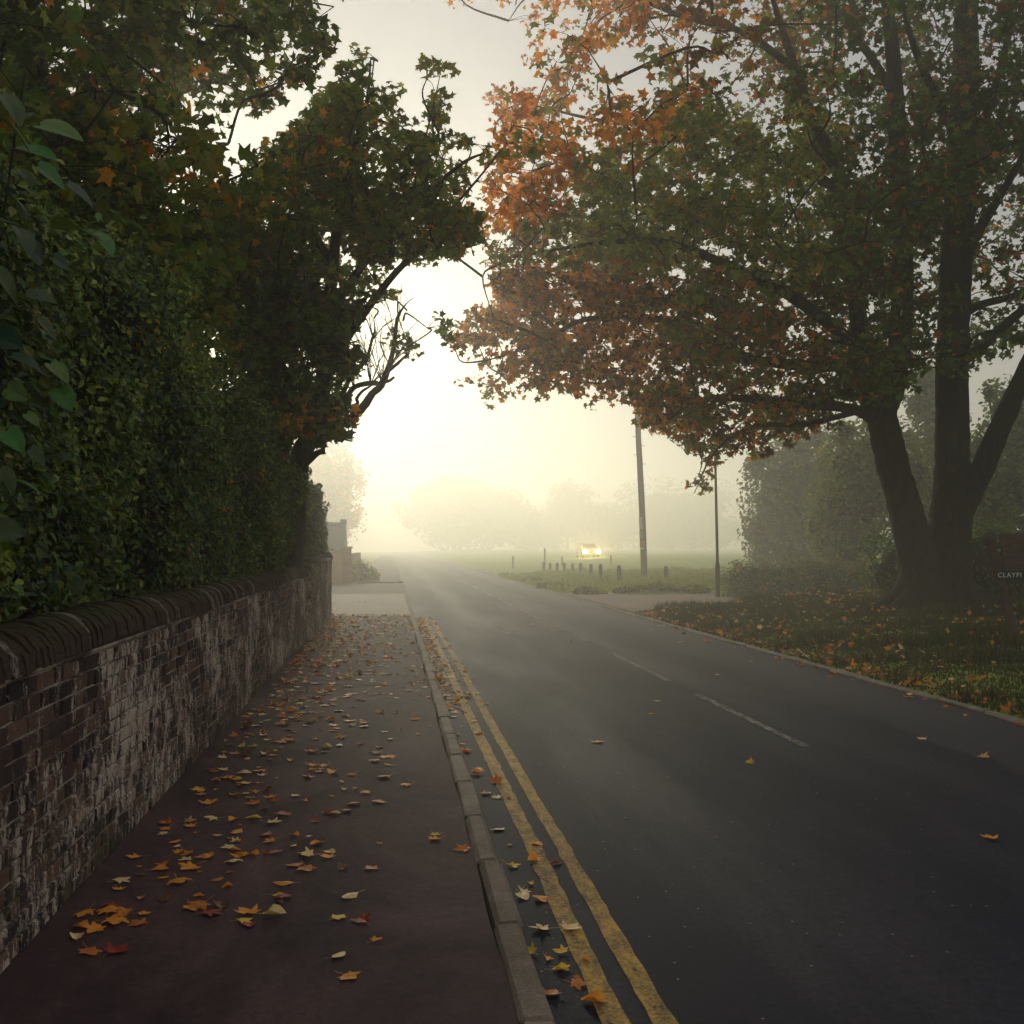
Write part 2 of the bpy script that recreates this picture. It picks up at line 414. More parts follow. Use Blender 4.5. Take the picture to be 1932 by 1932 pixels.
M['paper_orange'] = m_plain('orange_paper', (0.55, 0.16, 0.07), 0.8, amt=0.3)
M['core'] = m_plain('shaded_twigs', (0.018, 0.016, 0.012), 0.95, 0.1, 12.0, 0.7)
M['slate'] = m_plain('grey_slate', (0.13, 0.125, 0.13), 0.7, 0.3, 9.0, 0.5)
M['render_wall'] = m_plain('orange_brick_face', (0.50, 0.27, 0.15), 0.9, 0.2, 5.0, 0.4)
def m_farbrick():
    b = NB('red_brickwork'); t = b.n('ShaderNodeTexBrick')
    g = b.n('ShaderNodeNewGeometry'); s = b.n('ShaderNodeSeparateXYZ'); c = b.n('ShaderNodeCombineXYZ'); b.l(g.outputs['Position'], s.inputs[0])
    b.l(b.math('ADD', s.outputs[0], s.outputs[1]), c.inputs[0]); b.l(s.outputs[2], c.inputs[1]); b.l(c.outputs[0], t.inputs['Vector'])
    t.inputs['Scale'].default_value = 1.0; t.inputs['Brick Width'].default_value = 0.225; t.inputs['Row Height'].default_value = 0.075; t.inputs['Mortar Size'].default_value = 0.006
    t.inputs['Color1'].default_value = (0.30, 0.11, 0.06, 1); t.inputs['Color2'].default_value = (0.22, 0.085, 0.05, 1); t.inputs['Mortar'].default_value = (0.3, 0.24, 0.18, 1)
    n = b.noise(b.pos(), 3.0, 4); cc = b.mix(0.5, t.outputs[0], b.ramp(n, [(0.3, 0.5), (0.7, 1.4)]), 'MULTIPLY')
    b.bsdf(cc, 0.9, 0.2); return b.m
M['far_brick'] = m_farbrick()
def m_emit(name, c, s):
    b = NB(name); e = b.n('ShaderNodeEmission'); e.inputs[0].default_value = (*c, 1); e.inputs[1].default_value = s
    b.l(e.outputs[0], b.out.inputs['Surface']); return b.m
M['headlight'] = m_emit('headlight_beam', (1.0, 0.72, 0.25), 4000.0)
M['car_paint'] = m_plain('fog_pale_car_paint', (0.58, 0.58, 0.55), 0.3, 0.5, 8.0, 0.1)  # pale silver puts the fog's whitening into the body colour
M['glass'] = m_plain('dark_car_glass', (0.02, 0.022, 0.025), 0.1, 0.6, 8.0, 0.05)
M['rubber'] = m_plain('tyre_rubber', (0.02, 0.02, 0.02), 0.8, 0.2)
M['alloy'] = m_plain('wheel_alloy', (0.35, 0.35, 0.36), 0.4, 0.5, 8.0, 0.1, 0.8)

# ================================================================== THE SETTING
# ground sheet
def axis(*segs):
    return np.unique(np.concatenate([np.linspace(a, b, n) for a, b, n in segs]).round(4))
gx = axis((-380, -30, 12), (-30, -2, 20), (-1.76, -1.59, 2), (-1.6, 5.9, 8), (5.9, 14, 60), (14, 40, 40), (40, 380, 14))
gy = axis((-60, 0, 12), (0, 24.4, 60), (24.4, 48, 70), (48, 100, 40), (100, 380, 14))
GX, GY = np.meshgrid(gx, gy, indexing='ij')
V = np.stack([GX, GY, ground_h(GX, GY)], -1).reshape(-1, 3)
nx, ny = GX.shape
i = np.arange(nx - 1)[:, None] * ny; j = np.arange(ny - 1)[None, :]
F = np.stack([i + j, i + ny + j, i + ny + j + 1, i + j + 1], -1).reshape(-1, 4)
tag(part('ground', (V, F), M['ground'], smooth=True), kind='structure')

def sheet(xs, ys, zf, jit=0.0):
    """strip of quads between xs(y)=(x0,x1) along ys"""
    V, F = [], []
    for k, y in enumerate(ys):
        x0, x1 = xs(y); V += [(x0, y, zf(x0, y)), (x1, y, zf(x1, y))]
        if k: a = 2 * k; F.append((a - 2, a - 1, a + 1, a))
    return np.array(V), np.array(F)
camber = lambda x: 0.0
YS = np.concatenate([np.linspace(-30, 100, 131), np.linspace(110, 375, 20)])
# road: 6 strips for a little camber
def road_xs(y): return (ROAD_L - 0.02, ROAD_R + 0.1)
V, F = [], []
nxr = 9
for k, y in enumerate(YS):
    for q in range(nxr):
        x = (ROAD_L - 0.02) + (ROAD_R + 0.1 - ROAD_L + 0.02) * q / (nxr - 1)
        V.append((x, y, 0.04 * (1 - ((x - 3.2) / 2.75) ** 2) - 0.02))
    if k:
        for q in range(nxr - 1):
            a = k * nxr + q; F.append((a - nxr, a - nxr + 1, a + 1, a))
road_z = lambda x: 0.04 * (1 - ((x - 3.2) / 2.75) ** 2) - 0.02
tag(part('road', (np.array(V), np.array(F)), M['road'], smooth=True), kind='structure')
tag(part('pavement', sheet(lambda y: (PAVE_L - 0.2, KERB_L - 0.012 - 0.008 * math.sin(y * 3.1) * math.sin(y * 1.7)), np.linspace(-30, 24.8, 260), lambda x, y: PAVE_Z), M['pavement']), kind='structure')
tag(part('driveway_apron', sheet(lambda y: (-14, KERB_L + 0.005), np.linspace(24.8, 36.4, 12), lambda x, y: PAVE_Z - 0.004), M['concrete']), kind='structure')
tag(part('side_road', sheet(lambda y: (-40, ROAD_L - 0.01), np.linspace(36.4, 49.0, 8), lambda x, y: 0.05), M['side_road']), kind='structure')
tag(part('far_pavement', sheet(lambda y: (-1.9, KERB_L + 0.005), np.linspace(49.0, 200, 20), lambda x, y: PAVE_Z), M['side_road']), kind='structure')
tag(part('gravel_track', sheet(lambda y: (ROAD_R + 0.11, 40), np.linspace(25.0, 38.5, 28), lambda x, y: float(ground_h(max(x, 6.2), y)) * 0 + 0.035 ), M['gravel']), kind='structure')
tag(part('far_lane', sheet(lambda y: (ROAD_R + 0.11, 120), np.linspace(66, 80, 8), lambda x, y: 0.02 + (0.30 + 0.45 if x > 20 else 0.0)), M['gravel']), kind='structure')

# cracks and an old trench seam in the tarmac
def crack(pts, w, mat, zf):
    P_ = np.array(pts, float); n_ = 40; t_ = np.linspace(0, 1, n_); seg = np.linspace(0, 1, len(P_)); X_ = np.interp(t_, seg, P_[:, 0]) + (rng.rand(n_) - .5) * .03; Y_ = np.interp(t_, seg, P_[:, 1]) + (rng.rand(n_) - .5) * .05
    V_, F_ = [], []
    tx = np.gradient(X_); ty = np.gradient(Y_); ln_ = np.hypot(tx, ty) + 1e-6
    for k_ in range(n_):
        ww = w * (.4 + rng.rand()) * math.sin(math.pi * min(1, max(.03, t_[k_]))) ** .4
        V_ += [(X_[k_] - ty[k_] / ln_[k_] * ww, Y_[k_] + tx[k_] / ln_[k_] * ww, zf(X_[k_]) + .003), (X_[k_] + ty[k_] / ln_[k_] * ww, Y_[k_] - tx[k_] / ln_[k_] * ww, zf(X_[k_]) + .003)]
        if k_: q_ = 2 * k_; F_.append((q_ - 2, q_ - 1, q_ + 1, q_))
    return tag(part('tarmac_crack', (np.array(V_), np.array(F_)), mat), kind='structure')
M['crack'] = m_plain('dirty_crack', (0.010, 0.008, 0.009), 0.95, 0.1)
pzf = lambda x: PAVE_Z
crack([(-1.38, 12.2), (-.7, 12.5), (-.1, 12.3), (.42, 12.6)], .016, M['crack'], pzf)
crack([(.40, 17.0), (-.3, 17.3), (-1.36, 17.1)], .014, M['crack'], pzf)

# kerbs
def kerb_run(name, x0, x1, z0, z1, y0, y1, L, mat, drop=None):
    root = bpy.data.objects.new(name, None); COL.objects.link(root); root.location = ((x0 + x1) / 2, y0, 0); root['kind'] = 'structure'
    meshes = []
    for k in range(4):
        b_ = bevel_box(-(x1 - x0) / 2, (x1 - x0) / 2, 0.004, L - 0.005, z0, z1, 0.014 + 0.004 * k)
        Vv = b_[0].copy(); Vv += (rng.rand(*Vv.shape) - 0.5) * 0.007
        meshes.append(fast_mesh('kerb_stone', Vv, b_[1])); meshes[-1].materials.append(mat)
    y = y0; k = 0
    while y < y1:
        o = link('kerb_stone', meshes[k % 4], mat, root); zz = 0.0
        if drop and drop[0] < y < drop[1]: zz = -0.035
        o.location = (random.uniform(-0.006, 0.006), y - y0, zz + random.uniform(-0.004, 0.004)); o.rotation_euler = (0, 0, random.uniform(-0.006, 0.006))
        y += L; k += 1
    return root
kerb_run('pavement_kerb', KERB_L, ROAD_L - 0.005, -0.12, PAVE_Z + 0.006, -1.0, 36.2, 0.915, M['kerb'], (24.5, 36.3))
kerb_run('far_pavement_kerb', KERB_L, ROAD_L - 0.005, -0.12, PAVE_Z + 0.006, 49.0, 90.0, 0.915, M['kerb'])
kerb_run('verge_edging', ROAD_R + 0.005, ROAD_R + 0.105, -0.12, 0.020, 3.0, 70.0, 0.915, M['kerb'])

# road paint: sheets 4 mm above the asphalt
def paint_strip(name, mat, x0, x1, y0, y1, step=0.12, jit=0.006, parent=None):
    n = max(2, int((y1 - y0) / step)); ys = np.linspace(y0, y1, n)
    wob = 0.006 * np.sin(ys * 0.5 + x0 * 7) + 0.002 * np.sin(ys * 2.3)
    V, F = [], []
    for k, y in enumerate(ys):
        a = x0 + wob[k] + random.uniform(-jit, jit); b = x1 + wob[k] + random.uniform(-jit, jit)
        V += [(a, y, road_z(a) + 0.004), (b, y, road_z(b) + 0.004)]
        if k: q = 2 * k; F.append((q - 2, q - 1, q + 1, q))
    return part(name, (np.array(V), np.array(F)), mat, parent)
for (a, b, g) in ((0.735, 0.825, 'inner'), (0.905, 0.985, 'outer')):
    tag(paint_strip('yellow_line', M['yellow'], a, b, 0.5, 24.6), kind='structure')
tag(part('yellow_line', (np.array([(0.57, 24.62, .004), (0.98, 24.62, .004), (0.98, 24.82, .004), (0.57, 24.90, .004)]) + np.array([0, 0, -0.01]), np.array([(0, 1, 2, 3)])), M['yellow']), kind='structure')
for (a, b) in ((8.6, 11.8), (13.0, 16.6), (18.6, 22.5), (24.5, 28.4), (30.4, 34.4), (36.4, 40.4), (42.4, 46.4), (48.4, 52.4), (54.4, 58.4)):
    tag(paint_strip('centre_line_dash', M['white'], 3.33, 3.41, a, b), kind='structure')

# ================================================================== LEAVES
MAPLE = np.array([(0, 0.0), (.36, .04), (.25, .28), (.55, .60), (.2, .60), (0, 1.0), (-.2, .60), (-.55, .60), (-.25, .28), (-.36, .04)], float)
def tmpl_fan(outline, centre, zf):
    V = np.vstack([[centre], outline]); n = len(outline)
    V = np.hstack([V, np.array([zf(x, y) for x, y in V])[:, None]])
    F = np.array([(0, k + 1, (k + 1) % n + 1) for k in range(n)])
    return V, F
T_MAPLE = tmpl_fan(MAPLE, (0, 0.42), lambda x, y: -0.35 * abs(x) - 0.15 * (y - 0.4) ** 2 + (0.03 if abs(x) < 1e-6 else 0))
T_OVAL = (np.array([(0, 0, 0), (.27, .32, .09), (.22, .68, .07), (0, 1, -.05), (-.22, .68, .07), (-.27, .32, .09)], float), np.array([(0, 1, 2), (0, 2, 3), (0, 3, 4), (0, 4, 5)]))
T_TRI = (np.array([(0, 0, 0), (.45, .5, -.08), (0, 1, 0), (-.45, .5, -.08)], float), np.array([(0, 1, 2), (0, 2, 3)]))
def leaf_frames(P, N, spin=None):
    """rotation frames whose z axis is N and whose y axis (leaf tip) droops"""
    N = N / (np.linalg.norm(N, axis=1)[:, None] + 1e-9)
    t = rng.normal(size=N.shape); t[:, 2] -= 0.5
    Y = t - (t * N).sum(1)[:, None] * N; Y /= np.linalg.norm(Y, axis=1)[:, None] + 1e-9
    X = np.cross(Y, N)
    return np.stack([X, Y, N], axis=2)            # columns
def leaves_mesh(P, Rm, S, T):
    tv, tf = T
    V = P[:, None, :] + S[:, None, None] * np.einsum('nij,kj->nki', Rm, tv - np.array([0, 0.4, 0]))
    F = tf[None] + (np.arange(len(P)) * len(tv))[:, None, None]
    return V.reshape(-1, 3), F.reshape(-1, 3)
PAL = {'green': (0.105, 0.19, 0.028), 'deep': (0.05, 0.09, 0.02), 'olive': (0.185, 0.195, 0.026), 'lime': (0.26, 0.32, 0.04), 'yellow': (0.55, 0.34, 0.04),
       'orange': (0.78, 0.33, 0.025), 'rust': (0.46, 0.17, 0.020), 'red': (0.28, 0.04, 0.018), 'brown': (0.12, 0.058, 0.022), 'pale': (0.58, 0.42, 0.17), 'bottle': (0.025, 0.075, 0.035), 'glossy': (0.05, 0.19, 0.03)}
PKEYS = list(PAL)
def pick_cols(mixd, n):
    ks = list(mixd); w = np.array([mixd[k] for k in ks], float); w /= w.sum()
    return rng.choice(len(ks), n, p=w), ks
_leaf_me = {}
def leaf_data(kind, colour, T, mat):
    k = (kind, colour)
    if k not in _leaf_me:
        V = T[0] - np.array([0, 0.4, 0]); me = fast_mesh('leaf', V, T[1], np.tile(PAL[colour], (len(V), 1))); me.materials.append(mat); _leaf_me[k] = me
    return _leaf_me[k]
def leaf_objects(parent, P, Rm, S, cols, kind, T, mat, name='leaf'):
    off = wloc(parent) if parent is not None else np.zeros(3)
    out = []
    for p, r, s, c in zip(P, Rm, S, cols):
        o = link(name, leaf_data(kind, c, T, mat), mat, parent)
        m = Matrix(r.tolist()).to_4x4() @ Matrix.Scale(float(s), 4); m.translation = Vector(p - off)
        o.matrix_local = m; out.append(o)
    return out

def crown(tree, polys, ell, n_clump, n_spray, n_leaf, size, colour_fn, limbs, clump_r=0.75, n_parts=240, T=T_MAPLE, spray_r=0.24, mat=None, holes=(), twigs=True, seed=1):
    """leaves in clumps of sprays inside the crown's ellipsoids and its outline"""
    global rng
    keep_rng = rng; rng = np.random.RandomState(seed)
    mat = mat or M['leaf']
    C = []
    tot = sum(e[2] for e in ell)
    for (c, rad, w) in ell:
        got, need = 0, int(n_clump * w / tot)
        for _ in range(60):
            q = rng.normal(size=(4000, 3)); q /= np.linalg.norm(q, axis=1)[:, None]
            q *= (rng.rand(4000) ** 0.42)[:, None]
            p = np.array(c) + q * np.array(rad)
            p = p[p[:, 2] > 1.9]
            x, y, d = project(p)
            ok = np.zeros(len(p), bool)
            for pl in polys: ok |= in_poly(x, y, pl)
            ok &= np.isfinite(d)
            for (hx, hy, hr, keepp) in holes: ok &= ((x - hx) ** 2 + (y - hy) ** 2 > hr ** 2) | (rng.rand(len(p)) < keepp)
            p = p[ok][:need - got]
            C.append(p); got += len(p)
            if got >= need: break
    C = np.vstack(C)
    limb_pts = np.vstack(limbs)
    # sprays
    SP = np.repeat(C, n_spray, 0); q = rng.normal(size=SP.shape); q /= np.linalg.norm(q, axis=1)[:, None]; q *= (rng.rand(len(SP)) ** 0.45)[:, None]
    SP = SP + q * np.array([clump_r, clump_r, clump_r * 0.55]); cid = np.repeat(np.arange(len(C)), n_spray)
    x, y, d = project(SP); ok = np.zeros(len(SP), bool)
    for pl in polys: ok |= in_poly(x, y, pl)
    ok &= np.isfinite(d)
    SP, cid, q = SP[ok], cid[ok], q[ok]
    L = np.repeat(SP, n_leaf, 0); sid = np.repeat(np.arange(len(SP)), n_leaf)
    dq = rng.normal(size=L.shape); dq /= np.linalg.norm(dq, axis=1)[:, None]
    L = L + dq * spray_r * (rng.rand(len(L)) ** 0.5)[:, None] * np.array([1, 1, 0.7])
    N = 0.75 * np.array([0, 0, 1.0]) + 0.55 * q[sid] + 0.75 * rng.normal(size=L.shape)
    Rm = leaf_frames(L, N); S = size * (0.45 + 0.85 * rng.rand(len(L)))
    # colours per clump, then per leaf
    names = np.empty(len(L), dtype=object)
    cx_, cy_, _ = project(C)
    mixes = [colour_fn(C[k], cx_[k], cy_[k]) for k in range(len(C))]
    colr = np.zeros((len(L), 3)); key = np.zeros(len(L), int); lc = cid[sid]
    for k in range(len(C)):
        m_ = np.where(lc == k)[0]
        if len(m_) == 0: continue
        ii, ks = pick_cols(mixes[k], len(m_))
        ii2, _ = pick_cols(mixes[k], 1)
        ii = np.where(rng.rand(len(m_)) < 0.22, ii2[0], ii)
        key[m_] = np.array([PKEYS.index(a) for a in ks])[ii]
    PA = np.array([PAL[k] for k in PKEYS]); colr = PA[key] * (0.65 + 0.7 * rng.rand(len(L)))[:, None]
    # leaves that show largest become parts of their own
    xx, yy, dd = project(L)
    vis = (xx > 0) & (xx < 1932) & (yy > 0) & (yy < 1932)
    score = np.where(vis, S / dd * (0.75 + 0.5 * np.clip((Rm[:, :, 2] * ((np.array(CAM) - L) / np.linalg.norm(L - np.array(CAM), axis=1)[:, None])).sum(1), -1, 1) ** 2), 0)
    top = np.argsort(-score)[:n_parts]
    rest = np.ones(len(L), bool); rest[top] = False
    Vv, Ff = leaves_mesh(L[rest], Rm[rest], S[rest], T)
    o = part('crown', (Vv, Ff), mat, tree, np.repeat(colr[rest], len(T[0]), 0)); o['kind'] = 'stuff'
    leaf_objects(tree, L[top], Rm[top], S[top], [PKEYS[k] for k in key[top]], 'm%d' % id(T), T, mat)
    # twigs out to each clump
    if twigs:
        tw = []
        pool = limb_pts.copy(); d0 = np.array([np.linalg.norm(limb_pts - c_, axis=1).min() for c_ in C])
        for k in np.argsort(d0):
            dd_ = np.linalg.norm(pool - C[k], axis=1); a = pool[np.argmin(dd_)]; b = C[k]; ln = np.linalg.norm(b - a)
            if ln > 2.2: continue
            mid = (a + b) / 2 + np.array([rng.normal() * 0.14 * ln, rng.normal() * 0.14 * ln, rng.normal() * 0.08 * ln + 0.05 * ln])
            r0 = min(0.03, 0.011 + 0.009 * ln)
            tw.append(tube([a, mid, b], [r0, r0 * 0.75, 0.008], 5, False, 0, 4))
            pool = np.vstack([pool, mid, b])
        # spray stalks
        for k in rng.permutation(len(SP))[:min(len(SP), 2600)]:
            a, b = C[cid[k]], SP[k]; mid = (a + b) / 2 + np.array([0, 0, 0.06])
            tw.append(tube([a, mid, b], [0.008, 0.006, 0.004], 3, False, 0, 1))
        o = part('twigs', join(tw), M['bark'], tree); o['kind'] = 'stuff'
    rng = keep_rng
    return C

def limb_tubes(tree, specs, name='branch'):
    """specs: list of (name, [(px,py,Y)...], [r...]) ; returns centre points"""
    pts = []
    for nm, P, r, *s in specs:
        Q = [np.array(at_y(*p)) if len(p) == 3 else np.array(p[:3]) for p in P]
        part(nm, tube(Q, r, (s[0] if s else 10) + (8 if nm == 'trunk' else 0), True, 0.13 if nm == 'trunk' else .10, 14 if nm == 'trunk' else 6), M['bark'], tree, smooth=True)
        pts.append(catmull(np.array(Q), 10))
    return pts

# ------------------------------------------------------------------ the great roadside tree
base = ground_at(1765, 1148); TY = base.y
tree = thing('roadside_tree', (base.x, base.y, base.z - 0.05), 'huge twin-stemmed maple with orange and green crown beside the low dark hedge', 'tree')
b0 = base
W = lambda x, y, z: (x, y, z, 1)
Y0 = TY
bl = at_y(1738, 1150, Y0); br = at_y(1792, 1150, Y0 + 0.1)
specs = [
    ('trunk', [W(bl.x - 0.1, Y0, base.z - 0.3), (1735, 1085, Y0), (1708, 960, Y0 + .1), (1682, 868, Y0 + .1), (1659, 760, Y0 + .2)], [0.52, 0.40, 0.33, 0.31, 0.30], 14),
    ('trunk', [W(br.x, Y0 + .1, base.z - 0.3), (1785, 1085, Y0 + .1), (1795, 960, Y0 + .1), (1797, 868, Y0 + .15), (1797, 657, Y0 + .2), (1812, 375, Y0 + .3), (1820, 188, Y0 + .4), (1824, 0, Y0 + .5), (1835, -250, Y0 + .7), (1830, -460, Y0 + 1)], [0.66, 0.50, 0.40, 0.34, 0.31, 0.30, 0.28, 0.22, 0.12, 0.03], 14),
    ('branch', [(1672, 800, Y0 + .2), (1638, 735, Y0 + .2), (1618, 590, Y0), (1585, 335, Y0 - .2), (1537, 235, Y0 - .6), (1490, 100, Y0 - 1), (1440, -60, Y0 - 1.4)], [0.24, 0.20, 0.17, 0.14, 0.11, 0.08, 0.03]),
    ('branch', [(1668, 770, Y0 + .2), (1684, 727, Y0 + .3), (1701, 610, Y0 + .5), (1701, 422, Y0 + .7), (1687, 140, Y0 + 1), (1673, 0, Y0 + 1.2), (1650, -200, Y0 + 1.5)], [0.27, 0.25, 0.23, 0.22, 0.17, 0.12, 0.03]),
    ('branch', [(1806, 968, Y0 + .1), (1850, 890, Y0 - .2), (1890, 800, Y0 - .5), (1940, 690, Y0 - .8), (2040, 480, Y0 - 1), (2120, 250, Y0 - 1)], [0.30, 0.24, 0.21, 0.18, 0.13, 0.05]),
    ('branch', [(1650, 735, Y0 + .2), (1612, 694, Y0), (1520, 690, Y0 + .3), (1425, 680, Y0 + 1), (1310, 665, Y0 + 2), (1214, 652, Y0 + 2.6), (1130, 690, Y0 + 3), (1073, 731, Y0 + 3.2)], [0.17, 0.14, 0.12, 0.10, 0.085, 0.07, 0.045, 0.02]),
    ('branch', [(1425, 680, Y0 + 1), (1340, 640, Y0 + .6), (1260, 605, Y0 + .2), (1180, 598, Y0), (1096, 605, Y0), (1010, 650, Y0), (920, 680, Y0 + .3)], [0.085, 0.075, 0.065, 0.055, 0.045, 0.03, 0.012]),
    ('branch', [(1655, 795, Y0), (1600, 770, Y0 - .2), (1471, 760, Y0 - .8), (1354, 750, Y0 - 1.4), (1289, 774, Y0 - 1.7), (1250, 800, Y0 - 1.9)], [0.13, 0.10, 0.08, 0.06, 0.04, 0.015]),
    ('branch', [(1600, 640, Y0), (1495, 560, Y0 - 1), (1354, 492, Y0 - 2), (1240, 455, Y0 - 2.6), (1120, 460, Y0 - 3), (1000, 480, Y0 - 3)], [0.13, 0.11, 0.085, 0.06, 0.04, 0.012]),
    ('branch', [(1590, 360, Y0 - .2), (1450, 290, Y0 + 1), (1300, 240, Y0 + 2), (1150, 230, Y0 + 2.6), (1010, 200, Y0 + 3)], [0.11, 0.09, 0.07, 0.045, 0.015]),
    ('branch', [(1500, 130, Y0 - 1), (1400, 60, Y0 - 1), (1300, 35, Y0 - .8), (1180, -10, Y0 - .4), (1030, -50, Y0)], [0.08, 0.065, 0.05, 0.035, 0.012]),
    ('branch', [(1700, 200, Y0 + 1), (1610, 60, Y0 + 2), (1500, -60, Y0 + 2.5), (1380, -160, Y0 + 3)], [0.11, 0.08, 0.05, 0.02]),
    ('branch', [(1800, 690, Y0 + .2), (1840, 665, Y0 + .1), (1900, 610, Y0), (1990, 540, Y0 - .2), (2100, 480, Y0 - .4)], [0.13, 0.11, 0.10, 0.08, 0.03]),
    ('branch', [(1805, 600, Y0 + .2), (1850, 575, Y0 + .6), (1932, 549, Y0 + 1.2), (2050, 470, Y0 + 2)], [0.10, 0.085, 0.07, 0.02]),
    ('branch', [(1806, 520, Y0 + .2), (1850, 430, Y0 - .4), (1910, 330, Y0 - 1), (1990, 180, Y0 - 1.5)], [0.12, 0.10, 0.07, 0.02]),
    ('branch', [(1815, 280, Y0 + .3), (1770, 190, Y0 + .1), (1725, 90, Y0 - .2), (1690, -40, Y0 - .5)], [0.11, 0.09, 0.07, 0.02]),
    ('branch', [(1812, 330, Y0 + .3), (1860, 220, Y0 + .8), (1900, 80, Y0 + 1.2), (1940, -100, Y0 + 1.6)], [0.12, 0.10, 0.07, 0.02]),
    ('branch', [(1640, 770, Y0 - .1), (1520, 800, Y0 + .2), (1420, 805, Y0 + .6), (1350, 850, Y0 + .8), (1310, 930, Y0 + .8)], [0.07, 0.05, 0.04, 0.025, 0.008]),
]
limbs = limb_tubes(tree, specs)
for q in range(9):
    a = 0.25 + q * 0.70; rr0 = 0.50 + 0.12 * (q % 3); cx_ = base.x + (0.22 if math.cos(a) > 0 else -0.22); e_ = (cx_ + 1.25 * rr0 * 1.6 * math.cos(a), Y0 + 1.5 * rr0 * math.sin(a))
    part('root', tube([(cx_ + .22 * math.cos(a), Y0 + .2 * math.sin(a), base.z + .75), (cx_ + .52 * math.cos(a), Y0 + .5 * math.sin(a), base.z + .26), (e_[0], e_[1], float(ground_h(*e_)) - .06)], [.24, .19, .07], 9, True, .15), M['bark'], tree, smooth=True)
poly_R = [[(840, -420), (840, -40), (860, 5), (925, 30), (985, 75), (930, 125), (912, 170), (945, 240), (905, 330), (810, 400), (800, 432), (900, 470), (930, 520), (942, 565), (850, 610), (842, 690), (872, 742), (900, 762), (1000, 745), (1080, 738), (1150, 792), (1172, 742), (1205, 765), (1215, 805), (1262, 832), (1300, 862), (1320, 882), (1288, 930), (1300, 968), (1340, 942), (1362, 872), (1400, 842), (1422, 912), (1470, 872), (1520, 832), (1600, 792), (1660, 772), (1760, 690), (1830, 720), (1932, 640), (2500, 620), (2500, -420)]]
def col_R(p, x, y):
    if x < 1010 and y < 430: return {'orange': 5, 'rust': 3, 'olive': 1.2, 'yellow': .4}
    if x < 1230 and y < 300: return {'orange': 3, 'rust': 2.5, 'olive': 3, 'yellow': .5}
    if 1050 < x < 1560 and 190 < y < 520: return {'green': 5, 'olive': 3, 'lime': 4.5, 'yellow': .5, 'rust': .3}  # green lobe; the extra lime paints in light on its near side
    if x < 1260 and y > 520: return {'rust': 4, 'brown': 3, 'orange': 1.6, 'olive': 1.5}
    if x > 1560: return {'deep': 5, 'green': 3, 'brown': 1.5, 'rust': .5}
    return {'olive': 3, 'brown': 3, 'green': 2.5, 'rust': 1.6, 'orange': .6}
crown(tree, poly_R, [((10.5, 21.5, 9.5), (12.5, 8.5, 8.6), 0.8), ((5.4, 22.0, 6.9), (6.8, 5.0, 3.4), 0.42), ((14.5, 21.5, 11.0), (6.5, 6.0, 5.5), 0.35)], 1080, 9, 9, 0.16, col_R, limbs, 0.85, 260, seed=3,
      holes=((960, 440, 45, .25), (1240, 545, 55, .3), (1350, 470, 45, .35), (1700, 310, 50, .3), (1760, 600, 40, .2), (1860, 400, 40, .3), (1870, 560, 45, .3)))

